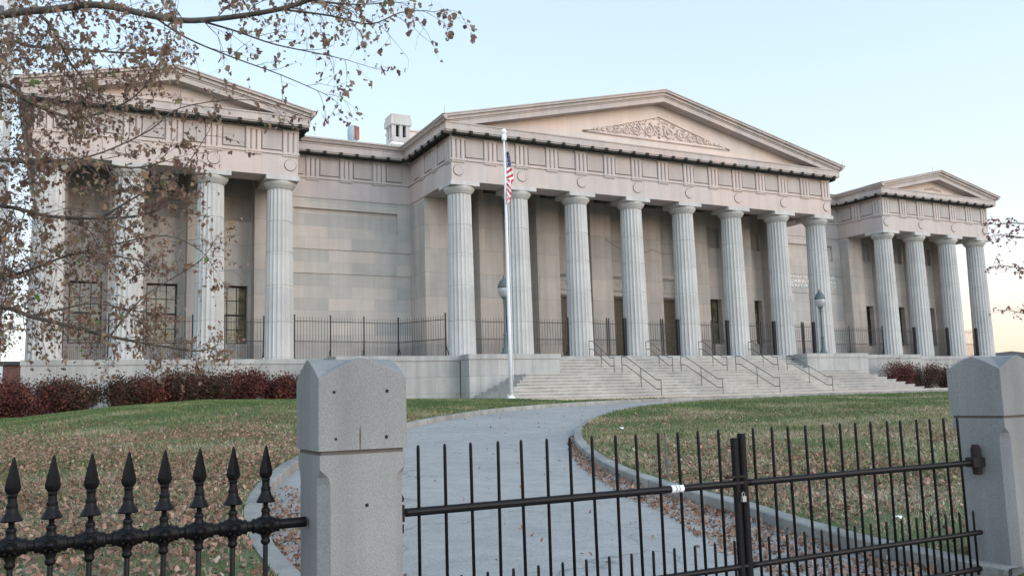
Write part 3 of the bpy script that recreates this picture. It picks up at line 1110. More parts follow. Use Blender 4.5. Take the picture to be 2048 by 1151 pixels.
du.lathe([(.16, 12.0), (.16, 13.3), (.32, 13.5), (.33, 14.05), (.27, 14.25), (.12, 14.34)], cx=-15.6, cy=9.5, seg=16)
dv = du.build('roof_vent', plain('vent_zinc', (0.30, 0.35, 0.40), 0.6), LIB, smooth=True)
du = MB()
du.box(-.17, .17, -.36, -.20, 13.45, 14.24)
c6, s6 = math.cos(R(32)), math.sin(R(32))
du.v = [(-15.6 + x * c6 - y * s6, 9.5 + x * s6 + y * c6, z) for x, y, z in du.v]
du.build('vent_opening', plain('vent_rust', (0.26, 0.09, 0.06), 0.7, var=.3, scale=3), dv)
vt = MB()
for x, y in ((-16.6, 5.6), (-18.9, 5.6), (-13.9, -.6), (-9, 2), (5, 1), (14, -.6), (9, 1), (-20, WY), (26.4, WY)):
    z0 = 12.1 if abs(x) > 13 else 15.36 - .23 * abs(x)
    if x == 26.4: z0 = 13.6
    vt.tube([(x, y, z0 - .1), (x, y, z0 + .45)], .008, 4)
vt.build('lightning_rods', M['thin_iron'], LIB)
cb = MB()
def swag(p, q, sag):
    cb.tube([(p[0] + (q[0] - p[0]) * t, p[1], p[2] + (q[2] - p[2]) * t - sag * 4 * t * (1 - t)) for t in [k / 12 for k in range(13)]], .010, 5)
swag((-1.6, 3.9, 7.3), (1.9, 3.9, 6.8), .55)
swag((1.9, 3.9, 6.8), (5.0, 3.9, 7.55), .55)
cb.build('hanging_cable', M['thin_iron'], LIB)

# ------------------------------------------------------------------ steps
ST = empty('stone_steps', (0, -2, -2.3), label='wide flight of pale granite steps rising between two low side blocks to the middle portico', cat='steps')
def stchild(mb_, name, mat):
    mb_.v = [(x, y + 2, z + 2.3) for x, y, z in mb_.v]
    return mb_.build(name, mat, ST)
mb = MB()
for i in range(8):
    z1 = -1.05 - .1575 * i
    z0 = z1 - .1575 if i < 7 else -2.6
    y0 = -3.25 - .34 * i
    yb = -1.905
    hw = 11.1 + .34 * i
    mb.box(-hw, hw, y0, yb, z0 + .0, z1 - .0)
    mb.box(-hw - .03, hw + .03, y0 - .035, y0 + .1, z1 - .055, z1 + .003)
stchild(mb, 'lower_flight', M['steps'])
mb = MB()
for i in range(6):
    z1 = ZS - .1667 * (i + 1)
    y0 = -.35 - .31 * (i + 1)
    if i == 5: continue
    mb.box(-8.40, 8.40, y0, -.352, z1 - .1667, z1)
    mb.box(-8.40, 8.40, y0 - .035, y0 + .1, z1 - .055, z1 + .003)
mb.box(-8.40, 8.40, -1.9, -.352, -2.4, -1.052)
stchild(mb, 'upper_flight', M['steps'])
for s in (-1, 1):
    mb = MB()
    a, b_ = sorted((s * 8.405, s * 13.42))
    mb.box(a, b_, -1.9, PF - .035, -2.7, -.27)
    mb.box(a - .03, b_ + .03, -1.93, PF - .035, -.267, -.025)
    stchild(mb, 'side_block', M['podium'])

# handrails
def handrail(kind):
    if kind == 'upper':
        y0, z0, y1, z1 = -.12, ZS, -2.45, -1.05
    else:
        y0, z0, y1, z1 = -3.15, -1.05, -6.35, -2.31
    o = empty('handrail', (0, 0, 0))
    h = .80
    def zr(y, hh):
        t = (y0 - .35 - y) / ((y0 - .35) - (y1 + .35)); t = min(1, max(0, t))
        return z0 + (z1 - z0) * t + hh
    for hh in (h, h * .46):
        pts = [(0, y0, zr(y0, hh)), (0, y0 - .33, zr(y0 - .35, hh)), (0, y1 + .33, zr(y1 + .35, hh)), (0, y1, zr(y1, hh))]
        top = MB(); top.tube(pts, .021, 6)
        top.build('rail', M['rail'], o)
    for y, zb in ((y0, z0), ((y0 + y1) / 2, (z0 + z1) / 2 - .08), (y1, z1)):
        p = MB(); p.tube([(0, y, zb - .05), (0, y, zr(y, h))], .022, 6)
        p.build('post', M['rail'], o)
    return o
ordn = ['leftmost', 'second from the left', 'third from the left', 'rightmost']
for kind, g_ in (('upper', 'on the upper flight'), ('lower', 'on the lower flight')):
    pr = handrail(kind)
    for i, x in enumerate((-5.55, -1.85, 1.85, 5.55)):
        h_ = pr if i == 0 else copy_tree(pr)
        h_.location = (x, 0, 0)
        tag(h_, 'thin metal handrail ' + g_ + ', ' + ordn[i] + ' of four', 'handrail', 'metal handrails on the steps')

# ------------------------------------------------------------------ iron fences between the columns and in the courts
FG = 'iron railings between the columns'
def fence_panel(p, q, label, zb=ZS, H=2.05, thick_end=False, gate=False, foot=False, dens=.15):
    p, q = Vector(p), Vector(q)
    L = (q - p).length
    rz = math.atan2(q.y - p.y, q.x - p.x)
    o = empty('iron_railing', (p.x, p.y, zb), rz, label=label, cat='railing', group=FG)
    for zr_ in (H - .22, .93, .07):
        r = MB(); r.box(0, L, -.015, .015, zr_, zr_ + .03)
        r.build('rail', M['thin_iron'], o)
    k = MB()
    n_ = max(2, int(L / dens))
    for i in range(1, n_):
        x = i * L / n_
        k.box(x - .007, x + .007, -.007, .007, .0, H)
    for i in range(n_ * 2):
        if i % 2: 
            x = i * L / n_ / 2
            k.box(x - .005, x + .005, -.005, .005, .0, 1.02)
    k.build('pickets', M['thin_iron'], o)
    ends = [0, L]
    if gate: ends += [L * .5 - .07, L * .5 + .07]
    for j, x in enumerate(ends):
        t = MB()
        w_ = .028
        if thick_end and j == 1: w_ = .085
        t.box(x - w_, x + w_, -w_, w_, 0, H + .12)
        if not gate and j < 2:
            t.tube([(x, 0, .7), (x, .30, .02)], .02, 4)
        t.build('post', M['thin_iron'], o)
    if foot:
        t = MB(); t.box(-.035, .035, -.08, .0, -.01, .14); t.box(L - .035, L + .035, -.08, .0, -.01, .14)
        t.build('foot', M['white'], o)
    return o
nth = ['first', 'second', 'third', 'fourth', 'fifth', 'sixth', 'seventh']
for i in range(7):
    fence_panel((CX[i] + .72, .78), (CX[i + 1] - .74, .78), 'black iron railing in the ' + nth[i] + ' gap from the left of the middle portico', thick_end=i >= 2, gate=i >= 2)
nm = {-1: 'left', 1: 'right'}
for s in (-1, 1):
    for i in range(3):
        a, b_ = sorted((s * WXs[i], s * WXs[i + 1]))
        j = i if s > 0 else 2 - i
        fence_panel((a + .72, WY + .78), (b_ - .72, WY + .78), 'black iron railing in the ' + nth[j] + ' gap from the left of the ' + nm[s] + ' wing portico', foot=s < 0, thick_end=s > 0)
pts = [(-20.6, 2.9), (-18.75, 3.1), (-16.95, 3.3), (-15.0, 3.55)]
for i in range(3):
    fence_panel(pts[i], pts[i + 1], 'black iron railing before the left link wall, ' + nth[i] + ' panel from the left', H=2.15)
fence_panel(pts[3], (-13.45, .85), 'black iron railing turning from the left link wall to the middle portico', H=2.15)
pts = [(13.4, .85), (15.0, 3.55), (17.8, 3.3), (20.6, 2.9)]
rl = ['black iron railing turning from the middle portico to the right link wall', 'black iron railing under the wall letters of the right link', 'black iron railing between the wall letters and the right wing']
for i in range(3): fence_panel(pts[i], pts[i + 1], rl[i], H=2.1)

# ------------------------------------------------------------------ lamps
def lamp():
    o = empty('lamp_post', (0, 0, 0))
    p = MB()
    p.lathe([(.24, 0), (.24, .10), (.19, .16), (.15, .30), (.10, .45), (.085, .95), (.10, 1.0), (.10, 1.05), (.065, 1.12), (.05, 2.3), (.05, 2.55), (.085, 2.62), (.05, 2.7), (.10, 2.82), (.17, 2.88)], seg=12)
    p.build('post', M['lamp_metal'], o, smooth=True)
    g_ = MB(); g_.lathe([(.15, 2.885), (.25, 2.98), (.30, 3.12), (.315, 3.27), (.30, 3.38)], seg=20)
    g_.build('globe', M['globe'], o, smooth=True)
    c_ = MB(); c_.lathe([(.32, 3.36), (.325, 3.41), (.30, 3.50), (.24, 3.64), (.15, 3.76), (.07, 3.82), (.05, 3.86), (.06, 3.90), (.02, 3.96), (.005, 4.04)], seg=20)
    c_.build('lamp_cap', M['lamp_metal'], o, smooth=True)
    return o
l1 = lamp(); l1.location = (-11.05, -1.1, ZS + .02)
tag(l1, 'grey globe lamp post on the left side block, half hidden by the flagpole', 'lamp post', 'lamp posts beside the steps')
l2 = copy_tree(l1); l2.location = (10.6, -1.1, ZS + .02)
tag(l2, 'grey globe lamp post on the right side block before the last column', 'lamp post', 'lamp posts beside the steps')

# ------------------------------------------------------------------ flagpole and flag
FX, FY = -13.4, -6.2
fp = empty('flagpole', (FX, FY, -2.22), label='tall white metal flagpole with ball finial at the left foot of the steps', cat='flagpole')
p = MB(); p.lathe([(.082, 0), (.078, 3), (.070, 6), (.055, 10), (.042, 11.55)], seg=16)
p.build('pole', M['pole'], fp, smooth=True)
p = MB(); p.lathe([(.17, -.03), (.17, .05), (.13, .09), (.115, .14)], seg=16); p.build('base_collar', M['white'], fp)
p = MB()
p.lathe([(.07, 11.45), (.11, 11.5), (.11, 11.72), (.06, 11.76)], seg=14)
p.lathe([(.04, 11.74), (.09, 11.79), (.125, 11.88), (.09, 11.97), (.02, 12.01)], seg=14)
p.build('truck_ball', M['white'], fp, smooth=True)
p = MB(); p.tube([(.12, -.03, .8), (.125, -.03, 11.4)], .008, 4); p.build('halyard', M['white'], fp)
p = MB(); p.box(FX - .75, FX + 1.1, FY - .55, FY + .6, -2.45, -2.22)
tag(p.build('flagpole_slab', M['pave']), 'square tan stone slab under the white flagpole', 'slab')

NW, ND = 18, 96
fl = MB()
vs = []
def fw(d):
    return np.interp(d, [0, .12, .3, .47, .52, .58, .75, .9, 1.0], [.03, .14, .24, .36, .30, .20, .27, .20, .10])
def fx0(d): return np.interp(d, [0, .45, .55, 1.0], [.085, .07, .03, -.02])
for j in range(ND + 1):
    d = j / ND
    for i in range(NW + 1):
        w_ = i / NW
        x = fx0(d) + fw(d) * w_
        y = -.10 + .07 * math.sin(5.2 * w_ + 4 * d) + .03 * math.sin(11 * w_ - 9 * d)
        z = 8.72 - 2.4 * d - .12 * w_ * math.sin(PI * d)
        vs.append((x, y, z))
fl.v = [tuple(v) for v in vs]
for j in range(ND):
    for i in range(NW):
        d, w_ = (j + .5) / ND, (i + .5) / NW
        if d < .52:
            q = d * 2.4 + w_ * .30
            blue = d * 2.4 - .10 * w_ + .5 * w_ * d < .66
            stripe = int(q / .125) % 2
        else:
            q = d * 2.4 - w_ * .42
            blue = False
            stripe = int(q / .125) % 2
        if blue:
            m_ = 2
            if (i // 2 + j // 3) % 2 == 0 and i % 4 in (1,) and j % 6 in (2, 3): m_ = 1
            if (i % 4 == 3) and j % 6 in (5, 0): m_ = 1
        else:
            m_ = 0 if stripe else 1
        a = j * (NW + 1) + i
        fl.f.append((a, a + 1, a + NW + 2, a + NW + 1)); fl.m.append(m_)
fo = fl.build('flag', [M['flag_red'], M['flag_white'], M['flag_blue']], smooth=True)
fo.location = (FX, FY, 0)
tag(fo, 'limp red, white and blue striped national flag hanging on the white flagpole', 'flag')

# ------------------------------------------------------------------ gate piers, street fence and gate
YG = -36.05
def pier():
    o = empty('gate_pier', (0, 0, -3.62))
    h = .2125
    z0 = 3.62
    s_ = MB()
    # shaft with chamfered corners that stop below the cap
    def ring(z, c):
        hh = h - (.004 if c == 0 else .008)
        return [(-hh + c, -hh, z), (hh - c, -hh, z), (hh, -hh + c, z), (hh, hh - c, z), (hh - c, hh, z), (-hh + c, hh, z), (-hh, hh - c, z), (-hh, -hh + c, z)]
    zs_ = [(-.3, .05), (1.005, .05), (1.04, .04), (1.075, .002), (1.140, .002)]
    vs_ = []
    for z, c in zs_: vs_ += ring(z, c)
    fs_ = [(i * 8 + k, i * 8 + (k + 1) % 8, (i + 1) * 8 + (k + 1) % 8, (i + 1) * 8 + k) for i in range(len(zs_) - 1) for k in range(8)]
    fs_ += [tuple(range(7, -1, -1)), tuple(32 + k for k in range(8))]
    s_.add(vs_, fs_)
    s_.build('shaft', M['pier'], o)
    j = MB(); j.box(-h + .016, h - .016, -h + .016, h - .016, 1.1402, 1.1588); j.build('mortar_joint', M['mortar'], o)
    c = MB()
    zb, ze, zr = 1.159, 1.488, 1.585
    # cap block with a low gable on every side (cross-gabled top)
    n_ = 8
    V = {}
    vs_, fs_ = [], []
    def vid(x, y, z):
        k = (round(x, 4), round(y, 4), round(z, 4))
        if k not in V: V[k] = len(vs_); vs_.append((x, y, z))
        return V[k]
    G = 16
    def top(x, y):
        a = 1 - abs(x) / h; b_ = 1 - abs(y) / h
        t = max(a, b_)
        t = 1 - (1 - t) ** 1.25
        return ze + (zr - ze) * t
    gx = [-h + 2 * h * i / G for i in range(G + 1)]
    for i in range(G):
        for j_ in range(G):
            q = [(gx[i], gx[j_]), (gx[i + 1], gx[j_]), (gx[i + 1], gx[j_ + 1]), (gx[i], gx[j_ + 1])]
            ids = [vid(x, y, top(x, y)) for x, y in q]
            fs_.append((ids[0], ids[1], ids[2])); fs_.append((ids[0], ids[2], ids[3]))
    for i in range(G):
        for (x0, y0), (x1, y1) in (((gx[i], -h), (gx[i + 1], -h)), ((h, gx[i]), (h, gx[i + 1])), ((gx[G - i], h), (gx[G - i - 1], h)), ((-h, gx[G - i]), (-h, gx[G - i - 1]))):
            fs_.append((vid(x0, y0, zb), vid(x1, y1, zb), vid(x1, y1, top(x1, y1)), vid(x0, y0, top(x0, y0))))
    fs_.append(tuple(vid(x, y, zb) for x, y in ((-h, -h), (-h, h), (h, h), (h, -h))))
    c.add(vs_, fs_)
    co = fixnorm(c.build('cap_block', M['pier'], o))
    for q_ in o.children:
        if q_.name.startswith(('cap_block', 'shaft')):
            bv = q_.modifiers.new('bevel', 'BEVEL'); bv.width = .0045; bv.segments = 2; bv.limit_method = 'ANGLE'; bv.angle_limit = R(35)
    return o, co
pr, co = pier()
pr.location = (-29.418, YG, -3.62)
tag(pr, 'speckled granite gate pier with pointed top and bolt holes, left of the gate', 'gate pier', 'granite gate piers')
p2 = copy_tree(pr); p2.location = (-24.56, YG, -3.62)
tag(p2, 'speckled granite gate pier cut by the right edge of the photo, right of the gate', 'gate pier', 'granite gate piers')
h = .2125
for x_, z_, r_ in ((-.140, 1.425, .0075), (.115, 1.425, .0085), (-.132, 1.212, .0065), (.110, 1.212, .009)):
    d = MB(); d.lathe([(r_, -.0012), (r_ * .8, .004)], cx=x_, cy=-h, cz=z_, seg=12, axis='y'); d.build('bolt_hole', M['rust'] if z_ > 1.3 else M['void'], pr)
d = MB(); d.lathe([(.009, -.0105), (.007, -.006)], cx=.015, cy=-h + .018, cz=.905, seg=12, axis='y'); d.build('bolt_hole', M['rust'], pr)
m, nt, b = newmat('stain_on_granite', .95, .1)
b.inputs['Base Color'].default_value = (.10, .075, .06, 1)
M['stain'] = m
d = MB()
d.prism([(-.020, 1.16), (-.015, 1.16), (-.013, 1.22), (-.015, 1.265), (-.019, 1.26), (-.021, 1.22)], -h - .0008, -h + .002)
d.build('stain', M['stain'], pr)

# spear-topped fence left of the pier
fe = empty('spear_fence', (-29.82, YG, -3.62), label='black iron fence with spear finials running left from the granite gate pier', cat='fence')
ZR = .83       # rail height above base
rl_ = MB()
rl_.lathe([(.0235, -1.75), (.0235, .186)], cz=ZR, seg=14, axis='x')
rl_.build('rail', M['iron'], fe, smooth=False)
rl_ = MB(); rl_.lathe([(.0235, -1.75), (.0235, .186)], cz=.12, seg=10, axis='x'); rl_.build('rail', M['iron'], fe)
pk = MB(); pk.tube([(0, 0, .0), (0, 0, ZR + .24)], .0115, 8)
pk0 = pk.build('picket', M['iron'], fe, smooth=True)
fi = MB()
# four-sided spear blade
def ring4(r, z): return [(r, 0, z), (0, -r, z), (-r, 0, z), (0, r, z)]
rr = [(.0150, .205), (.028, .226), (.0305, .238), (.026, .262), (.0155, .31), (.0045, .358), (.001, .362)]
vs_ = []
for r_, z_ in rr: vs_ += ring4(r_, ZR + z_)
fs_ = [(i * 4 + k, i * 4 + (k + 1) % 4, (i + 1) * 4 + (k + 1) % 4, (i + 1) * 4 + k) for i in range(len(rr) - 1) for k in range(4)]
fi.add(vs_, fs_)
fi.lathe([(.017, ZR + .150), (.022, ZR + .158), (.0225, ZR + .168), (.0175, ZR + .178), (.0165, ZR + .195), (.020, ZR + .206), (.016, ZR + .212)], seg=14)
fi.lathe([(.014, ZR + .100), (.040, ZR + .103), (.043, ZR + .108), (.036, ZR + .120), (.025, ZR + .140), (.021, ZR + .156)], seg=16)
fixnorm(fi.build('finial', M['iron'], pk0, smooth=False))
kn = MB()
kn.lathe([(.024, -.062), (.031, -.060), (.034, -.052), (.030, -.044), (.036, -.036), (.041, -.022), (.043, 0), (.041, .022), (.036, .036), (.030, .044), (.034, .052), (.031, .060), (.024, .062)], cz=ZR, seg=16, axis='x')
kn.lathe([(.013, ZR - .085), (.020, ZR - .078), (.022, ZR - .068), (.017, ZR - .060), (.022, ZR - .045), (.026, ZR - .03), (.026, ZR + .03), (.020, ZR + .045), (.017, ZR + .055), (.021, ZR + .064), (.019, ZR + .074), (.013, ZR + .08)], seg=14)
kn.lathe([(.030, -.050), (.026, -.045), (.012, -.040)], cz=ZR, seg=10, axis='y')
for a_ in range(8):
    t_ = a_ * PI / 4
    kn.lathe([(.004, -.052), (.007, -.046), (.004, -.040)], cx=.026 * math.cos(t_), cz=ZR + .026 * math.sin(t_), seg=6, axis='y')
kn.build('knuckle', M['iron'], pk0, smooth=True)
for i in range(1, 12):
    c = copy_tree(pk0, fe); c.location = (-.1455 * i, 0, 0)

# double gate
def gate(x_first, n_, dx, x_a, x_b, label, stile_x, stile_h, stile_r, name='gate_leaf'):
    o = empty(name, (x_first, YG, -3.62), label=label, cat='gate', group='leaves of the iron gate')
    r_ = MB(); r_.lathe([(.021, x_a - x_first), (.021, x_b - x_first)], cz=.83, seg=12, axis='x'); r_.build('rail', M['iron'], o, smooth=False)
    r_ = MB(); r_.lathe([(.018, x_a - x_first), (.018, x_b - x_first)], cz=.345, seg=12, axis='x'); r_.build('rail', M['iron'], o)
    r_ = MB(); r_.lathe([(.018, x_a - x_first), (.018, x_b - x_first)], cz=.10, seg=12, axis='x'); r_.build('rail', M['iron'], o)
    b0 = MB(); b0.lathe([(.0088, .06), (.0088, 1.135), (.008, 1.148), (.003, 1.156)], seg=8); b0 = b0.build('bar', M['iron'], o, smooth=True)
    s0 = MB(); s0.lathe([(.0082, .06), (.0082, .49), (.007, .497), (.003, .501)], seg=8); s0 = s0.build('short_bar', M['iron'], o, smooth=True)
    s0.location = (dx / 2, 0, 0)
    for i in range(1, n_):
        c = b0.copy(); COL.objects.link(c); c.location = (i * dx, 0, 0)
        c.rotation_euler = (0, R(random.uniform(-.5, .5)), 0)
        if i < n_ - 0:
            c = s0.copy(); COL.objects.link(c); c.location = (i * dx + dx / 2, 0, 0)
            if i == n_ - 1: c.location = (i * dx + dx / 2 - (.03 if dx * i + dx / 2 + x_first > x_b - .02 else 0), 0, 0)
    st = MB(); st.lathe([(stile_r, .02), (stile_r, stile_h)], cx=stile_x - x_first, seg=12)
    so = st.build('stile', M['iron'], o)
    return o
g1 = gate(-29.07, 14, .1477, -29.14, -26.93, 'left leaf of the low black iron bar gate, hung on the nearer granite pier', -27.035, 1.10, .0215)
g2 = gate(-26.88, 14, .1463, -26.97, -24.84, 'right leaf of the low black iron bar gate, hung on the farther granite pier', -26.975, 1.125, .025)
hx = MB()
hx.box(-.135, -.085, -.028, .028, .79, .87); hx.lathe([(.020, .735), (.020, .775)], cx=-.10, seg=8); hx.lathe([(.020, .885), (.024, .90), (.012, .92)], cx=-.10, seg=8)
hx.build('hinge', M['rust'], g1)
hx = MB()
x_ = -24.86 + 26.88
hx.box(x_ - .03, x_ + .089, -.035, .035, .80, .865); hx.lathe([(.034, .865), (.034, .925), (.022, .955)], cx=x_ + .045, seg=12); hx.lathe([(.030, .745), (.036, .80)], cx=x_ + .045, seg=10)
hx.build('hinge', M['rust'], g2)
lt = MB(); lt.box(-26.88 + 26.88 - .25, -.09, -.035, -.02, .865, .88); lt.build('latch', M['iron'], g2)
lt = MB(); lt.box(-.150, -.124, -.045, -.025, .725, .758); lt.tube([(-.146, -.035, .758), (-.146, -.035, .775), (-.137, -.035, .782), (-.128, -.035, .775), (-.128, -.035, .758)], .003, 6)
lt.build('padlock', M['lock'], g2)
tp = MB()
for k, (a, b_) in enumerate(((0, .028), (.035, .05), (.056, .085))):
    tp.lathe([(.0218, 1.545 + a), (.0225, 1.545 + b_)], cz=.83, seg=12, axis='x')
tp.build('tape', M['pole'], g1)

# ------------------------------------------------------------------ foliage tools
LEAF_SHAPE = [(0, 0), (.28, .12), (.50, .38), (.30, .48), (.34, .78), (0, 1.0), (-.34, .78), (-.30, .48), (-.50, .38), (-.28, .12)]
def leaf_mesh(name, P, size, mat, tints, parent=None, droop=0.5, simple=False, curl=0.35, squash_z=None):
    """P: (n,3) positions; builds n leaves as separate small curled blades in one mesh"""
    n_ = len(P)
    if simple:
        shp = np.array([(0, 0), (.36, .45), (0, 1.0), (-.36, .45)])
    else:
        shp = np.array(LEAF_SHAPE)
    k = len(shp)
    th = rng.uniform(0, 2 * PI, n_)
    el = rng.normal(-droop, .7, n_)
    ax = np.stack([np.cos(th) * np.cos(el), np.sin(th) * np.cos(el), np.sin(el)], -1)
    rv = rng.normal(size=(n_, 3))
    sd_ = np.cross(ax, rv); sd_ /= np.linalg.norm(sd_, axis=1)[:, None]
    nr = np.cross(ax, sd_)
    sz = size * rng.uniform(.55, 1.5, n_)
    wr = rng.uniform(.45, 1.0, n_)
    V = np.zeros((n_, k, 3))
    for j, (a, b_) in enumerate(shp):
        bend = curl * (abs(a) * 1.2 + (b_ - .5) ** 2) * rng.uniform(-.5, 1.6, n_)
        V[:, j] = P + (sd_ * (a * sz * wr)[:, None] + ax * (b_ * sz)[:, None] + nr * (bend * sz)[:, None])
    V = V.reshape(-1, 3)
    base = np.arange(n_)[:, None] * k
    if simple:
        fl_ = [[0, 1, 2], [0, 2, 3]]
    else:
        fl_ = [[0, 1, 2, 3, 4, 5], [0, 5, 6, 7, 8, 9]]
    loops, starts, totals = [], [], []
    per = np.concatenate([np.array(f) for f in fl_])
    L_ = (base + per[None, :]).reshape(-1)
    flen = [len(f) for f in fl_]
    tot = np.tile(flen, n_)
    st_ = np.concatenate([[0], np.cumsum(tot)[:-1]])
    me = bpy.data.meshes.new(name)
    me.vertices.add(len(V)); me.vertices.foreach_set('co', V.reshape(-1).astype(np.float32))
    me.loops.add(len(L_)); me.loops.foreach_set('vertex_index', L_.astype(np.int32))
    me.polygons.add(len(tot)); me.polygons.foreach_set('loop_start', st_.astype(np.int32)); me.polygons.foreach_set('loop_total', tot.astype(np.int32))
    at_ = me.attributes.new('tint', 'FLOAT', 'FACE')
    at_.data.foreach_set('value', np.repeat(tints, len(flen)).astype(np.float32))
    me.update(calc_edges=True)
    me.materials.append(mat)
    o = bpy.data.objects.new(name, me)
    COL.objects.link(o)
    if parent: o.parent = parent
    return o


class Tree:
    def __init__(s, seed):
        s.mb = MB(); s.tw = MB(); s.tips = []; s.r = random.Random(seed)

    def wob(s, a, b, n_, amp):
        a, b = Vector(a), Vector(b)
        out = []
        L = (b - a).length
        off = Vector((0, 0, 0))
        for i in range(n_ + 1):
            t = i / n_
            off += Vector([s.r.gauss(0, 1) for _ in range(3)]) * amp * L / n_
            out.append(a.lerp(b, t) + off * math.sin(PI * t) ** .5)
        return out

    def limb(s, pts, r0, r1, n_=4):
        """smooth limb through given points"""
        P = [Vector(p) for p in pts]
        out = []
        for i in range(len(P) - 1):
            p0, p1, p2, p3 = P[max(i - 1, 0)], P[i], P[i + 1], P[min(i + 2, len(P) - 1)]
            for k in range(n_):
                t = k / n_
                out.append((2 * t**3 - 3 * t**2 + 1) * p1 + (t**3 - 2 * t**2 + t) * (p2 - p0) * .5 + (-2 * t**3 + 3 * t**2) * p2 + (t**3 - t**2) * (p3 - p1) * .5)
        out.append(P[-1])
        m_ = len(out)
        rad = [r0 + (r1 - r0) * i / (m_ - 1) for i in range(m_)]
        s.mb.tube(out, rad, 8)
        return out, rad

    def grow(s, p, d, L, r, depth, grav=-.15, leaf_p=.8):
        """recursive thin branching"""
        n_ = 4
        pts = [Vector(p)]
        d = Vector(d).normalized()
        for i in range(n_):
            d = (d + Vector([s.r.gauss(0, .17) for _ in range(3)]) + Vector((0, 0, grav * .12))).normalized()
            pts.append(pts[-1] + d * L / n_)
        s.tw.tube(pts, [r * (1 - .13 * i) for i in range(n_ + 1)], 3 if r < .004 else 5, caps=False)
        if depth <= 0:
            for q in pts[1:]:
                if s.r.random() < leaf_p: s.tips.append(tuple(q))
            return
        nk = s.r.choice((3, 4, 4, 5)) if depth > 1 else s.r.choice((2, 3, 3))
        for k in range(nk):
            t = (k + 1) / nk
            idx = min(n_, max(1, round(t * n_)))
            nd = (d + Vector([s.r.gauss(0, .62) for _ in range(3)])).normalized()
            s.grow(pts[idx], nd, L * s.r.uniform(.5, .78), r * .58, depth - 1, grav, leaf_p)
        if depth == 1:
            for q in pts[2:]:
                if s.r.random() < leaf_p * .5: s.tips.append(tuple(q))


def tint_arr(n_, green=.02):
    t = rng.beta(2.0, 2.0, n_) * .88
    g_ = rng.random(n_) < green
    t[g_] = 1.0
    return t


# ------------------------------------------------------------------ the near tree, its trunk left of the picture
NT = empty('sycamore_tree', (-35.6, -32.6, -3.4), label='near tree whose bare branches with brown curled leaves reach in from the top left', cat='tree')
T = Tree(3)

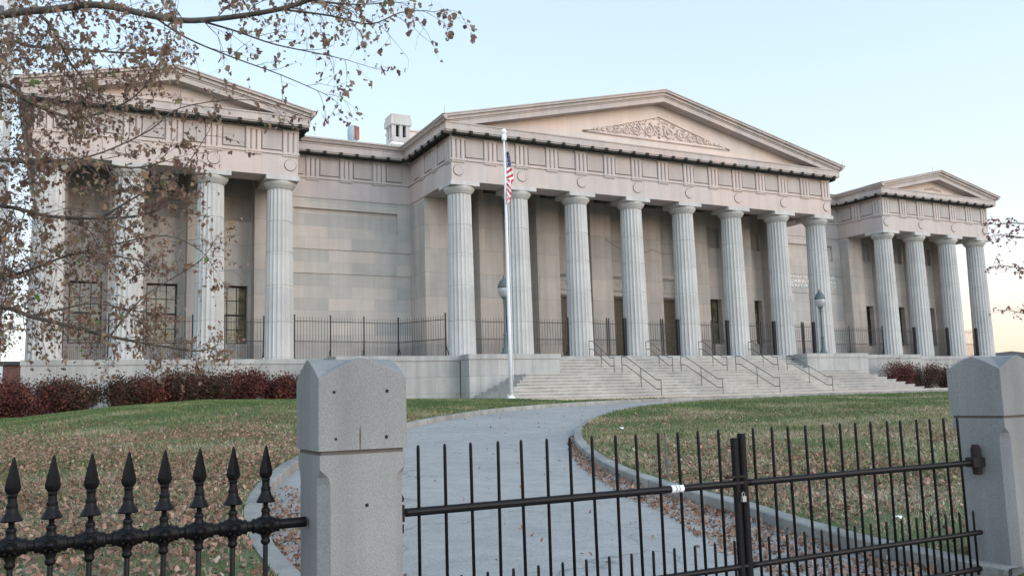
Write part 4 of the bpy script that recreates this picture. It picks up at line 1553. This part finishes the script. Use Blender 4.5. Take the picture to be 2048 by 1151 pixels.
NT.location = (-33.3, -28.7, -3.3)
LIMBS = {
    'A': [(-33.20, -29.49, 1.22), (-32.09, -30.96, 1.15), (-31.23, -32.17, 1.03), (-30.82, -32.71, 0.93), (-30.51, -33.09, 0.86), (-30.04, -33.52, 0.65), (-29.75, -33.77, 0.60), (-29.35, -34.10, 0.61), (-29.11, -34.34, 0.65), (-28.77, -34.64, 0.71)],
    'A2': [(-29.35, -34.10, 0.61), (-28.99, -34.16, 0.60), (-28.70, -34.20, 0.57), (-28.50, -34.31, 0.65), (-28.33, -34.40, 0.66)],
    'A3': [(-29.85, -33.72, 0.59), (-29.60, -33.73, 0.55), (-29.31, -33.76, 0.48), (-28.98, -33.81, 0.44), (-28.77, -33.91, 0.38)],
    'A4': [(-30.17, -33.36, 0.74), (-29.90, -33.25, 0.64), (-29.56, -33.29, 0.52), (-29.18, -33.36, 0.40), (-28.83, -33.41, 0.27)],
    'A5': [(-29.18, -34.30, 0.63), (-28.95, -34.52, 0.54), (-28.76, -34.72, 0.50)],
    'B': [(-33.25, -29.21, 1.00), (-32.10, -30.28, 1.21), (-31.30, -31.03, 1.24), (-31.04, -31.27, 1.14), (-30.75, -31.41, 1.11), (-30.20, -31.58, 1.09), (-29.90, -31.62, 1.13)],
    'C': [(-30.93, -32.43, 0.98), (-30.85, -32.35, 0.93), (-30.77, -32.15, 0.85), (-30.70, -31.96, 0.78), (-30.58, -31.67, 0.72), (-30.53, -31.44, 0.56)],
    'D': [(-33.29, -28.90, 0.55), (-32.01, -29.96, 1.02), (-31.32, -30.54, 0.98), (-31.05, -30.65, 0.80), (-30.64, -30.72, 0.67), (-30.20, -30.97, 0.80), (-29.94, -31.14, 1.07)],
    'E': [(-33.30, -28.72, 0.16), (-31.65, -31.02, 0.01), (-31.20, -31.91, -0.13), (-30.93, -32.15, -0.19), (-30.60, -32.32, -0.17), (-30.22, -32.40, -0.23), (-29.95, -32.43, -0.15)],
    'F': [(-33.32, -28.54, -0.29), (-31.79, -30.23, -0.26), (-31.24, -31.07, -0.35), (-30.82, -31.37, -0.48), (-30.41, -31.58, -0.51), (-30.05, -31.77, -0.49), (-29.81, -31.91, -0.37)],
    'G': [(-33.33, -28.35, -0.75), (-31.80, -29.03, -0.68), (-31.31, -29.27, -0.76), (-31.03, -29.42, -0.70), (-30.64, -29.53, -0.53), (-30.35, -29.68, -0.53), (-29.89, -29.79, -0.61)],
    'H': [(-33.32, -28.30, -1.18), (-32.01, -29.10, -1.05), (-31.29, -29.46, -1.11), (-31.00, -29.59, -1.22), (-30.62, -29.77, -1.34), (-30.23, -29.84, -1.45), (-29.73, -29.96, -1.56), (-29.33, -30.05, -1.62), (-29.16, -30.15, -1.56)],
    'I': [(-31.00, -29.59, -1.22), (-30.72, -29.74, -1.16), (-30.41, -29.80, -1.09), (-30.09, -29.84, -1.15), (-29.84, -29.96, -1.20)],
    'J': [(-30.64, -29.53, -0.53), (-30.25, -29.64, -0.42), (-29.69, -29.82, -0.31), (-29.32, -29.88, -0.47), (-29.16, -29.93, -0.70)],
    'K': [(-30.60, -32.32, -0.17), (-30.38, -32.45, -0.10), (-30.09, -32.62, 0.05), (-29.86, -32.65, 0.26), (-29.40, -32.79, 0.35), (-29.07, -32.84, 0.31)],
    'N': [(-30.41, -31.58, -0.51), (-30.10, -31.77, -0.31), (-29.86, -31.91, -0.18), (-29.70, -32.01, -0.01), (-29.55, -32.13, 0.26)],
    'Q': [(-30.23, -29.84, -1.45), (-29.95, -30.04, -1.07), (-29.66, -30.10, -0.85), (-29.37, -30.28, -0.65), (-29.22, -30.28, -0.41)],
    'S': [(-31.30, -31.45, 1.75), (-30.88, -31.97, 1.55), (-30.31, -32.57, 1.30), (-29.70, -33.09, 1.14), (-29.08, -33.60, 0.95), (-28.73, -33.77, 0.86)],
}
TR = [(-33.25, -28.6, -3.45), (-33.3, -28.75, -2.2), (-33.35, -28.9, -1.0), (-33.37, -29.07, .49), (-33.25, -29.3, 1.6), (-33.15, -29.62, 3.5), (-33.0, -30.0, 5.2)]
T.limb(TR, .17, .08)
RADS = {'A': (.038, .012), 'A2': (.009, .003), 'A3': (.009, .003), 'A4': (.009, .003), 'A5': (.007, .003), 'B': (.028, .006), 'C': (.014, .006), 'D': (.03, .005), 'E': (.026, .005), 'F': (.026, .005), 'G': (.026, .005), 'H': (.034, .005), 'I': (.014, .004), 'J': (.012, .003), 'K': (.008, .003), 'N': (.010, .003), 'Q': (.010, .003), 'S': (.010, .003)}
DENS = {'A': .8, 'B': 1.35, 'C': 1.5, 'D': 1.7, 'E': 1.6, 'F': 1.7, 'G': 2.2, 'H': 1.6, 'I': 1.5, 'J': 1.4, 'K': .7, 'N': 1.0, 'Q': 1.3, 'A2': .8, 'A3': .8, 'A4': .7, 'A5': .9, 'S': .5}
for k, pts in LIMBS.items():
    out, rad = T.limb(pts, *RADS[k])
    L_ = sum((out[i + 1] - out[i]).length for i in range(len(out) - 1))
    step = .092 / DENS[k]
    acc = 0
    for i in range(1, len(out)):
        acc += (out[i] - out[i - 1]).length
        if out[i].x < -33.0: acc = 0; continue
        while acc > step:
            acc -= step
            d = (out[i] - out[i - 1]).normalized()
            rv = Vector([T.r.gauss(0, 1) for _ in range(3)])
            side = (rv - d * rv.dot(d)).normalized()
            nd = d * .75 + side * .8 + Vector((0, 0, -.18))
            far = max(0.35, 1 - i / len(out) * .5)
            small = k in ('A3', 'A4', 'K', 'A2', 'A5', 'J', 'Q', 'N')
            T.grow(out[i], nd, T.r.uniform(.26, .52) * (far if not small else .65), .0042 if not small else .003, 2 if not small else 1, -.25, .75)
    d = (out[-1] - out[-3]).normalized()
    T.grow(out[-1], d, .22, .003, 2, -.2, .8)
NT.location = (-33.3, -28.7, -3.3)
def rel(mb_, loc): mb_.v = [(v[0] - loc[0], v[1] - loc[1], v[2] - loc[2]) for v in mb_.v]
LOC = (-33.3, -28.7, -3.3)
rel(T.mb, LOC)
trunk = T.mb.build('trunk', M['bark'], NT, smooth=True)
rel(T.tw, LOC)
T.tw.build('twigs', M['twig'], trunk)
P = np.array(T.tips)
P = P + rng.normal(0, .012, P.shape)
# thin the crown towards its right-hand tips
print('near tree leaves', len(P))
keep = rng.random(len(P)) < np.clip(np.interp(P[:, 0] + .5 * (P[:, 1] + 31), [-31.5, -30.4, -29.6], [.62, .60, .55]), 0, 1)
P = P[keep]
leaf_mesh('crown', P - np.array(LOC), .041, M['leaf'], tint_arr(len(P), .006), NT, droop=.8, curl=.5)
big = P[rng.choice(len(P), 170, replace=False)]
leaf_mesh('large_leaves', big - np.array(LOC), .075, M['leaf'], tint_arr(len(big), .05), NT, droop=.7, curl=.55)

# ------------------------------------------------------------------ generic trees
def round_tree(loc, h_trunk, crown_c, crown_r, n_leaf, size, mat, label, name='tree', seed=1, r0=.14, cat='tree', depth=3, group=None, nl=14):
    o = empty(name, loc, label=label, cat=cat, group=group)
    t = Tree(seed)
    base = Vector((0, 0, -.2))
    fork = Vector((0.05, 0, h_trunk))
    t.limb([base, (0.03, .02, h_trunk * .5), fork], r0, r0 * .75)
    tips = []
    for i in range(nl):
        a = 2 * PI * i / nl + t.r.uniform(-.3, .3)
        rr = t.r.uniform(.35, 1.0)
        end = Vector((crown_c[0] + crown_r[0] * rr * math.cos(a), crown_c[1] + crown_r[1] * rr * math.sin(a), crown_c[2] + crown_r[2] * t.r.uniform(-.75, .9) * (1.1 - rr * .5)))
        mid = fork.lerp(end, .45) + Vector((0, 0, -.1 * crown_r[2]))
        out, rad = t.limb([fork, mid, end], r0 * .38, .012)
        for q in range(2, len(out)):
            for _ in range(2):
                rv = Vector([t.r.gauss(0, 1) for _ in range(3)]).normalized()
                t.grow(out[q], rv + Vector((0, 0, .1)), crown_r[0] * t.r.uniform(.16, .34), .008, 1, 0, 1)
    tr_ = t.mb.build('trunk', M['bark'], o, smooth=True)
    t.tw.build('twigs', M['twig'], tr_)
    P_ = np.array(t.tips)
    idx = rng.integers(0, len(P_), n_leaf)
    P_ = P_[idx] + rng.normal(0, crown_r[0] * .05, (n_leaf, 3))
    leaf_mesh('crown', P_, size, mat, tint_arr(n_leaf, .0), o, simple=True, droop=.3)
    return o
round_tree((-33.55, 3.6, -2.4), 2.9, (-1.3, .2, 7.0), (2.9, 3.2, 5.2), 15000, .085, M['leaf_red'], 'small tree with reddish leaves beyond the left end of the podium', 'crabapple_tree', 5)
round_tree((-37.5, -4, -2.5), 2.4, (0, 0, 6.2), (2.6, 2.6, 4.2), 9000, .085, M['leaf_red'], 'second reddish leaved tree at the far left beside the hedge', 'crabapple_tree', 6)

# right tree reaching in from outside the picture
RTL = (-14.1, -31.6, -3.35)
RTo = empty('sycamore_tree', RTL, label='tree at the right edge with blurry bare twigs and brown leaves over the sunset', cat='tree')
T2 = Tree(21)
T2.limb([(-14.1, -31.6, -3.5), (-14.05, -31.8, -1.5), (-14.2, -32.0, 0), (-14.1, -32.2, 2.2)], .13, .06)
for pts in ([(-14.20, -32.00, -0.20), (-15.34, -31.45, 0.01), (-16.13, -31.08, 0.24), (-16.60, -30.88, 0.30)], [(-14.19, -31.96, -0.54), (-15.33, -31.38, -0.50), (-16.02, -31.06, -0.31), (-16.48, -30.84, -0.21)],
            [(-14.20, -32.03, -0.03), (-15.36, -31.50, 0.33), (-16.20, -31.10, 0.48), (-16.62, -30.93, 0.46)], [(-14.17, -31.88, -1.22), (-15.53, -31.18, -1.17), (-16.30, -30.82, -0.98)]):
    out, rad = T2.limb(pts, .02, .005)
    for i in range(3, len(out)):
        for _ in range(2):
            rv = Vector([T2.r.gauss(0, 1) for _ in range(3)]).normalized()
            T2.grow(out[i], (out[i] - out[i - 1]).normalized() * .8 + rv * .7, T2.r.uniform(.12, .26), .004, 1, -.1, .7)
for k in range(9):
    a_ = k * 2 * PI / 9
    e_ = Vector((-13.3 + 1.4 * math.cos(a_), -32.6 + 1.5 * math.sin(a_), 3.6 + .9 * (k % 3)))
    out, rad = T2.limb([(-14.1, -32.15, 1.6), Vector((-14.1, -32.15, 1.6)).lerp(e_, .5) + Vector((0, 0, .3)), e_], .035, .008)
    for q in range(3, len(out)):
        T2.grow(out[q], (out[q] - out[q - 1]).normalized() + Vector((.2, T2.r.gauss(0, .6), T2.r.gauss(0, .6))), .45, .006, 1, 0, .9)
rel(T2.mb, RTL); rel(T2.tw, RTL)
tt = T2.mb.build('trunk', M['bark'], RTo, smooth=True)
T2.tw.build('twigs', M['twig'], tt)
P = np.array(T2.tips)
P = P[rng.random(len(P)) < .55]
leaf_mesh('crown', P - np.array(RTL), .05, M['leaf_red'], tint_arr(len(P), .0), RTo, droop=.4)

# ------------------------------------------------------------------ hedges
def shrub(x, y, w, h, red, label, seed, n_=12000):
    z = float(ground(np.array([x]), np.array([y]), False)[0]) - .05
    o = empty('shrub', (x, y, z), label=label, cat='shrub', group='red shrubs along the podium')
    r_ = random.Random(seed)
    st = MB()
    cl = []
    for i in range(26):
        a = r_.uniform(0, 2 * PI); rr = math.sqrt(r_.random())
        hh = h * r_.uniform(.60, 1.10) * (1 - .16 * rr)
        ex, ey = w * .5 * rr * math.cos(a), w * .42 * rr * math.sin(a)
        st.tube([(ex * .25, ey * .25, 0), (ex * .7, ey * .7, hh * .5), (ex, ey, hh)], [.014, .010, .004], 4)
        cl.append((ex, ey, hh))
    st.build('stems', M['twig'], o)
    cl = np.array(cl)
    k = rng.integers(0, len(cl), n_)
    t = rng.random(n_) ** .6
    P_ = cl[k] * np.stack([.25 + .75 * t, .25 + .75 * t, t], -1) + rng.normal(0, .14, (n_, 3)) * np.array([w / 1.6, w / 1.6, 1.0])
    P_[:, 2] = np.maximum(P_[:, 2], .02)
    # whippy shoots above the clipped top
    ns = 160
    k = rng.integers(0, len(cl), ns)
    Q = cl[k] + np.stack([rng.normal(0, .06, ns), rng.normal(0, .06, ns), rng.uniform(0, .36, ns)], -1)
    P_ = np.concatenate([P_, Q])
    tn = np.clip(rng.beta(2, 2.2, len(P_)) + .22 * (mnoise_arr(P_ + np.array([x, y, 0]), 1.7)), 0, 1)
    leaf_mesh('foliage', P_, .082, M['hedge_red'] if red else M['hedge_green'], tn, o, simple=True, droop=0)
    return o
def mnoise_arr(P_, s):
    return np.array([mnoise.noise(Vector(p) * s) for p in P_])
HL = [(-34.6, -2.6, 1.9, 1.45, 1, 'dark red shrub at the far left edge of the hedge'),
      (-33.2, -2.4, 2.0, 1.5, 1, 'deep red shrub below the small tree at the left end of the podium'),
      (-31.8, -2.2, 1.9, 1.5, 1, 'red shrub under the leftmost wing column'),
      (-30.45, -2.0, 1.5, 1.28, 0, 'dark purplish shrub just left of the gap in the hedge'),
      (-28.35, -1.8, 1.3, 1.2, 0, 'dark shrub just right of the gap in the hedge'),
      (-27.3, -1.7, 1.4, 1.25, 1, 'bright red topped shrub below the second wing column'),
      (-26.2, -1.7, 1.4, 1.2, 0, 'dark green and red shrub in the middle of the left hedge'),
      (-25.05, -1.6, 1.4, 1.15, 0, 'brownish shrub below the third wing column'),
      (-23.8, -1.6, 1.5, 1.4, 1, 'tallest spiky shrub near the right end of the left hedge'),
      (-22.2, -1.6, 1.3, 1.12, 1, 'orange red shrub just left of the granite gate pier'),
      (-21.0, -1.6, 1.3, 1.12, 0, 'dark shrub partly hidden by the left gate pier')]
for i, (x, y, w, h, red, lb) in enumerate(HL): shrub(x, y, w * 1.5, h * 1.0, red, lb, i)
HL = [(x, y, w, 0.86 + .35 * (h - 1.2) + .14 - float(ground(np.array([x]), np.array([y]), False)[0]) - 1.72 + 1.1, red, lb) for x, y, w, h, red, lb in HL]
HR = [(15.75, -2.1, 2.1, 1.72, 1, 'bright red round shrub beside the right end of the steps'),
      (18.0, -2.1, 2.1, 1.55, 0, 'dark round shrub second to the right of the steps'),
      (20.0, -2.1, 1.9, 1.35, 0, 'dull dark shrub third to the right of the steps'),
      (22.0, -2.1, 2.1, 1.5, 1, 'dark red shrub against the right gate pier'),
      (24.3, -2.1, 2.2, 1.4, 0, 'dark shrub behind the right gate pier')]
for i, (x, y, w, h, red, lb) in enumerate(HR): shrub(x, y, w, h, red, lb, 50 + i, 6500)

# ------------------------------------------------------------------ fallen leaves and grass
def on_lawn(P2, margin=.2):
    dl = dist_poly(P2[:, 0], P2[:, 1], LS[::3]); dr = -dist_poly(P2[:, 0], P2[:, 1], RS[::3])
    return dl, dr
n_ = 400000
P2 = np.stack([rng.uniform(-40, -8, n_), rng.uniform(-36.3, -9, n_)], -1)
dcam = np.hypot(P2[:, 0] - CAM.x, P2[:, 1] - CAM.y)
dl, dr = on_lawn(P2)
pn = mnoise_arr(np.concatenate([P2, np.zeros((n_, 1))], 1), .30) + .5 * mnoise_arr(np.concatenate([P2, np.ones((n_, 1))], 1), 1.1)
prob = np.where(dl > .2, np.interp(P2[:, 1], [-36, -29, -21, -17, -13], [.95, 1.0, .9, .32, .03]), 0) + np.where(dr > .2, np.interp(P2[:, 1], [-36, -31, -28, -22, -16], [1.0, .75, .30, .16, .05]), 0)
prob = prob * np.clip(.62 + 1.7 * pn, .05, 1)
# drifts in the gutters on the drive side of the kerbs
gl = (dl < -.02) & (dl > -.75) & (P2[:, 1] < -28.5)
prob = np.where(gl, np.interp(dl, [-.75, -.35, -.02], [0.15, .95, 1]) * np.interp(P2[:, 1], [-31, -28.5], [1, .1]) , prob)
gr_w = np.interp(P2[:, 1], [-36, -33, -30, -25, -23], [1.3, .75, .35, .12, .0])
gr = (dr < -.02) & (dr > -gr_w) & (P2[:, 1] < -23)
prob = np.where(gr, 1.0, prob)
road = (dl < -.02) & (dr < -.02) & ~gl & ~gr
prob = np.where(road, .004, prob)
keep = rng.random(n_) < prob
P2 = P2[keep]; road = road[keep]
gz = ground(P2[:, 0], P2[:, 1])
rz = zz(P2[:, 1]) + .012
dl, dr = on_lawn(P2)
z = np.where((dl < 0) & (dr < 0), rz, gz)
P3 = np.stack([P2[:, 0], P2[:, 1], z + rng.uniform(.008, .035, len(P2))], -1)
print('litter', len(P3))
o = leaf_mesh('fallen_leaves', P3, .042, M['litter'], rng.beta(2, 2, len(P3)), droop=0.0, curl=.35)
# second, denser fine sheet of leaf fragments very near the gutters
tag(o, kind='stuff', label='brown fallen leaves scattered over the lawns and drifted along the kerbs', cat='fallen leaves')

def grass(n_, x0, x1, y0, y1, h0, tint_mu):
    P2 = np.stack([rng.uniform(x0, x1, n_), rng.uniform(y0, y1, n_)], -1)
    d_ = (P2 - np.array([CAM.x, CAM.y])) @ np.array([F.x, F.y])
    l_ = (P2 - np.array([CAM.x, CAM.y])) @ np.array([RT.x, RT.y])
    vis = (d_ > 1) & (np.abs(l_) < d_ * .66 + 1)
    P2 = P2[vis]
    dl, dr = on_lawn(P2)
    P2 = P2[(dl > .17) | (dr > .17)]
    return P2
P2 = np.concatenate([grass(230000, -38, 4, -36.5, -24, 0, 0), grass(170000, -42, 14, -24, -9.5, 0, 0), grass(60000, -38, -13.2, -12, -2.5, 0, 0), grass(90000, 14, 45, -26, -12.6, 0, 0)])
far_ok = ~((P2[:, 0] > -13.2) & (P2[:, 1] > -9.0))
P2 = P2[far_ok]
nz = mnoise_arr(np.concatenate([P2 * .45, np.zeros((len(P2), 1))], 1), 1.0) * 1.0 + .5 * mnoise_arr(np.concatenate([P2 * 1.8, np.ones((len(P2), 1))], 1), 1.0)
n_ = len(P2)
print('blades', n_)
gz = ground(P2[:, 0], P2[:, 1])
dcam = np.hypot(P2[:, 0] - CAM.x, P2[:, 1] - CAM.y)
hgt = rng.uniform(.03, .075, n_) * np.interp(dcam, [5, 30], [.8, 1.25])
wd = np.interp(dcam, [4, 12, 35], [.004, .009, .022])
th = rng.uniform(0, 2 * PI, n_)
lean = rng.normal(0, .035, (n_, 2))
V = np.zeros((n_, 3, 3))
V[:, 0] = np.stack([P2[:, 0] - np.cos(th) * wd, P2[:, 1] - np.sin(th) * wd, gz - .01], -1)
V[:, 1] = np.stack([P2[:, 0] + np.cos(th) * wd, P2[:, 1] + np.sin(th) * wd, gz - .01], -1)
V[:, 2] = np.stack([P2[:, 0] + lean[:, 0], P2[:, 1] + lean[:, 1], gz + hgt], -1)
me = bpy.data.meshes.new('grass')
me.vertices.add(n_ * 3); me.vertices.foreach_set('co', V.reshape(-1).astype(np.float32))
me.loops.add(n_ * 3); me.loops.foreach_set('vertex_index', np.arange(n_ * 3, dtype=np.int32))
me.polygons.add(n_); me.polygons.foreach_set('loop_start', np.arange(0, n_ * 3, 3, dtype=np.int32)); me.polygons.foreach_set('loop_total', np.full(n_, 3, dtype=np.int32))
at_ = me.attributes.new('tint', 'FLOAT', 'FACE')
straw = np.interp(P2[:, 1], [-36, -26, -18, -9], [.58, .55, .22, .08])
at_.data.foreach_set('value', np.clip(straw + .75 * nz + rng.normal(0, .16, n_), 0, 1).astype(np.float32))
me.update(calc_edges=True)
me.materials.append(M['blade'])
go = bpy.data.objects.new('grass', me); COL.objects.link(go)
tag(go, kind='stuff', label='short patchy lawn grass, green towards the building and straw coloured near the gate', cat='grass')

# ------------------------------------------------------------------ small things
def scrap(x, y, s, label):
    z = float(ground(np.array([x]), np.array([y]))[0]) + .02
    mb = MB()
    pts = [(math.cos(a) * s * random.uniform(.6, 1.1), math.sin(a) * s * random.uniform(.5, .9), random.uniform(0, s * .5)) for a in [k * PI / 4 for k in range(8)]]
    mb.add([(0, 0, s * .55)] + pts, [(0, k + 1, (k + 1) % 8 + 1) for k in range(8)])
    o = mb.build('litter', M['white']); o.location = (x, y, z)
    tag(o, label, 'litter')
scrap(-30.25, -31.9, .045, 'crumpled white paper scrap among the leaves behind the spear fence')
scrap(-23.95, -34.6, .05, 'crumpled white scrap on the leaves beside the right gate pier')
scrap(-19.9, -24.2, .10, 'pale crumpled bag on the grass island near the kerb')
mb = MB(); mb.tube([(0, 0, -.1), (.0, .02, .62)], .012, 6); mb.lathe([(.028, .22), (.028, .30)], seg=8)
o = mb.build('marker_stake', M['rail']); o.location = (-24.0, -31.3, float(ground(np.array([-24.0]), np.array([-31.3]))[0]))
tag(o, 'thin grey metal stake standing in the grass island behind the gate', 'stake')
sg = MB(); sg.box(-.19, .19, -.02, 0, -.15, .15); so = sg.build('notice_board', M['white'])
so.location = (13.85, PF - .035, -.45)
tag(so, 'small white notice on the podium wall beside the right side block', 'sign')
ub = MB(); ub.box(-.25, .25, -.2, .2, 0, .75); ub.box(-.28, .28, -.23, .23, .75, .80)
uo = ub.build('utility_box', plain('utility_green', (.16, .30, .27), .6))
uo.location = (-31.55, -29.6, float(ground(np.array([-31.55]), np.array([-29.6]))[0]) - .05)
tag(uo, 'pale green utility box on the lawn at the left edge of the photo', 'utility box')

# ------------------------------------------------------------------ beyond
bk = empty('brick_building', (-44, 44, -2.4), label='low red brick building glimpsed beyond the left end of the podium', cat='building')
w = MB(); w.box(-12, 10.2, 0, 10, 0, 4.2); w.build('wall', M['brick'], bk)
w = MB(); w.box(-12.2, 10.4, -.2, 10.2, 4.2, 4.5); w.build('roof', M['ceiling'], bk)
w = MB(); w.box(8.6, 8.9, -.1, -.005, 0, 4.1); w.build('downpipe', M['white'], bk)
tw = empty('office_tower', (-72, 245, -3), label='very tall pale grey tower far off at the left edge behind the branches', cat='building')
w = MB(); w.box(-30, 23.6, 0, 40, 0, 190); w.build('wall', M['tower'], tw)
w = MB()
for k in range(52):
    w.box(-29, 22.6, -.25, -.005, 6 + k * 3.5, 7.6 + k * 3.5)
w.build('window', M['glass_dark'], tw).hide_render = False
def house(x, y, w_, d_, h_, rh, rz, label):
    o = empty('row_house', (x, y, -2.6), rz, label=label, cat='house', group='far houses on the right horizon')
    a = MB(); a.box(-w_, w_, -d_, d_, 0, h_); a.build('wall', M['brick'], o)
    a = MB(); a.prism([(-w_ - .4, h_), (w_ + .4, h_), (0, h_ + rh)], -d_ - .4, d_ + .4); a.build('roof', plain('slate', (.09, .09, .10), .8), o)
house(82, 37, 9, 5, 3.5, 1.3, R(-30), 'dark gabled roof low on the horizon above the right gate pier')
house(99, 24, 8, 5, 3.0, 1.3, R(-30), 'dark roof at the right edge of the horizon beyond the pier')
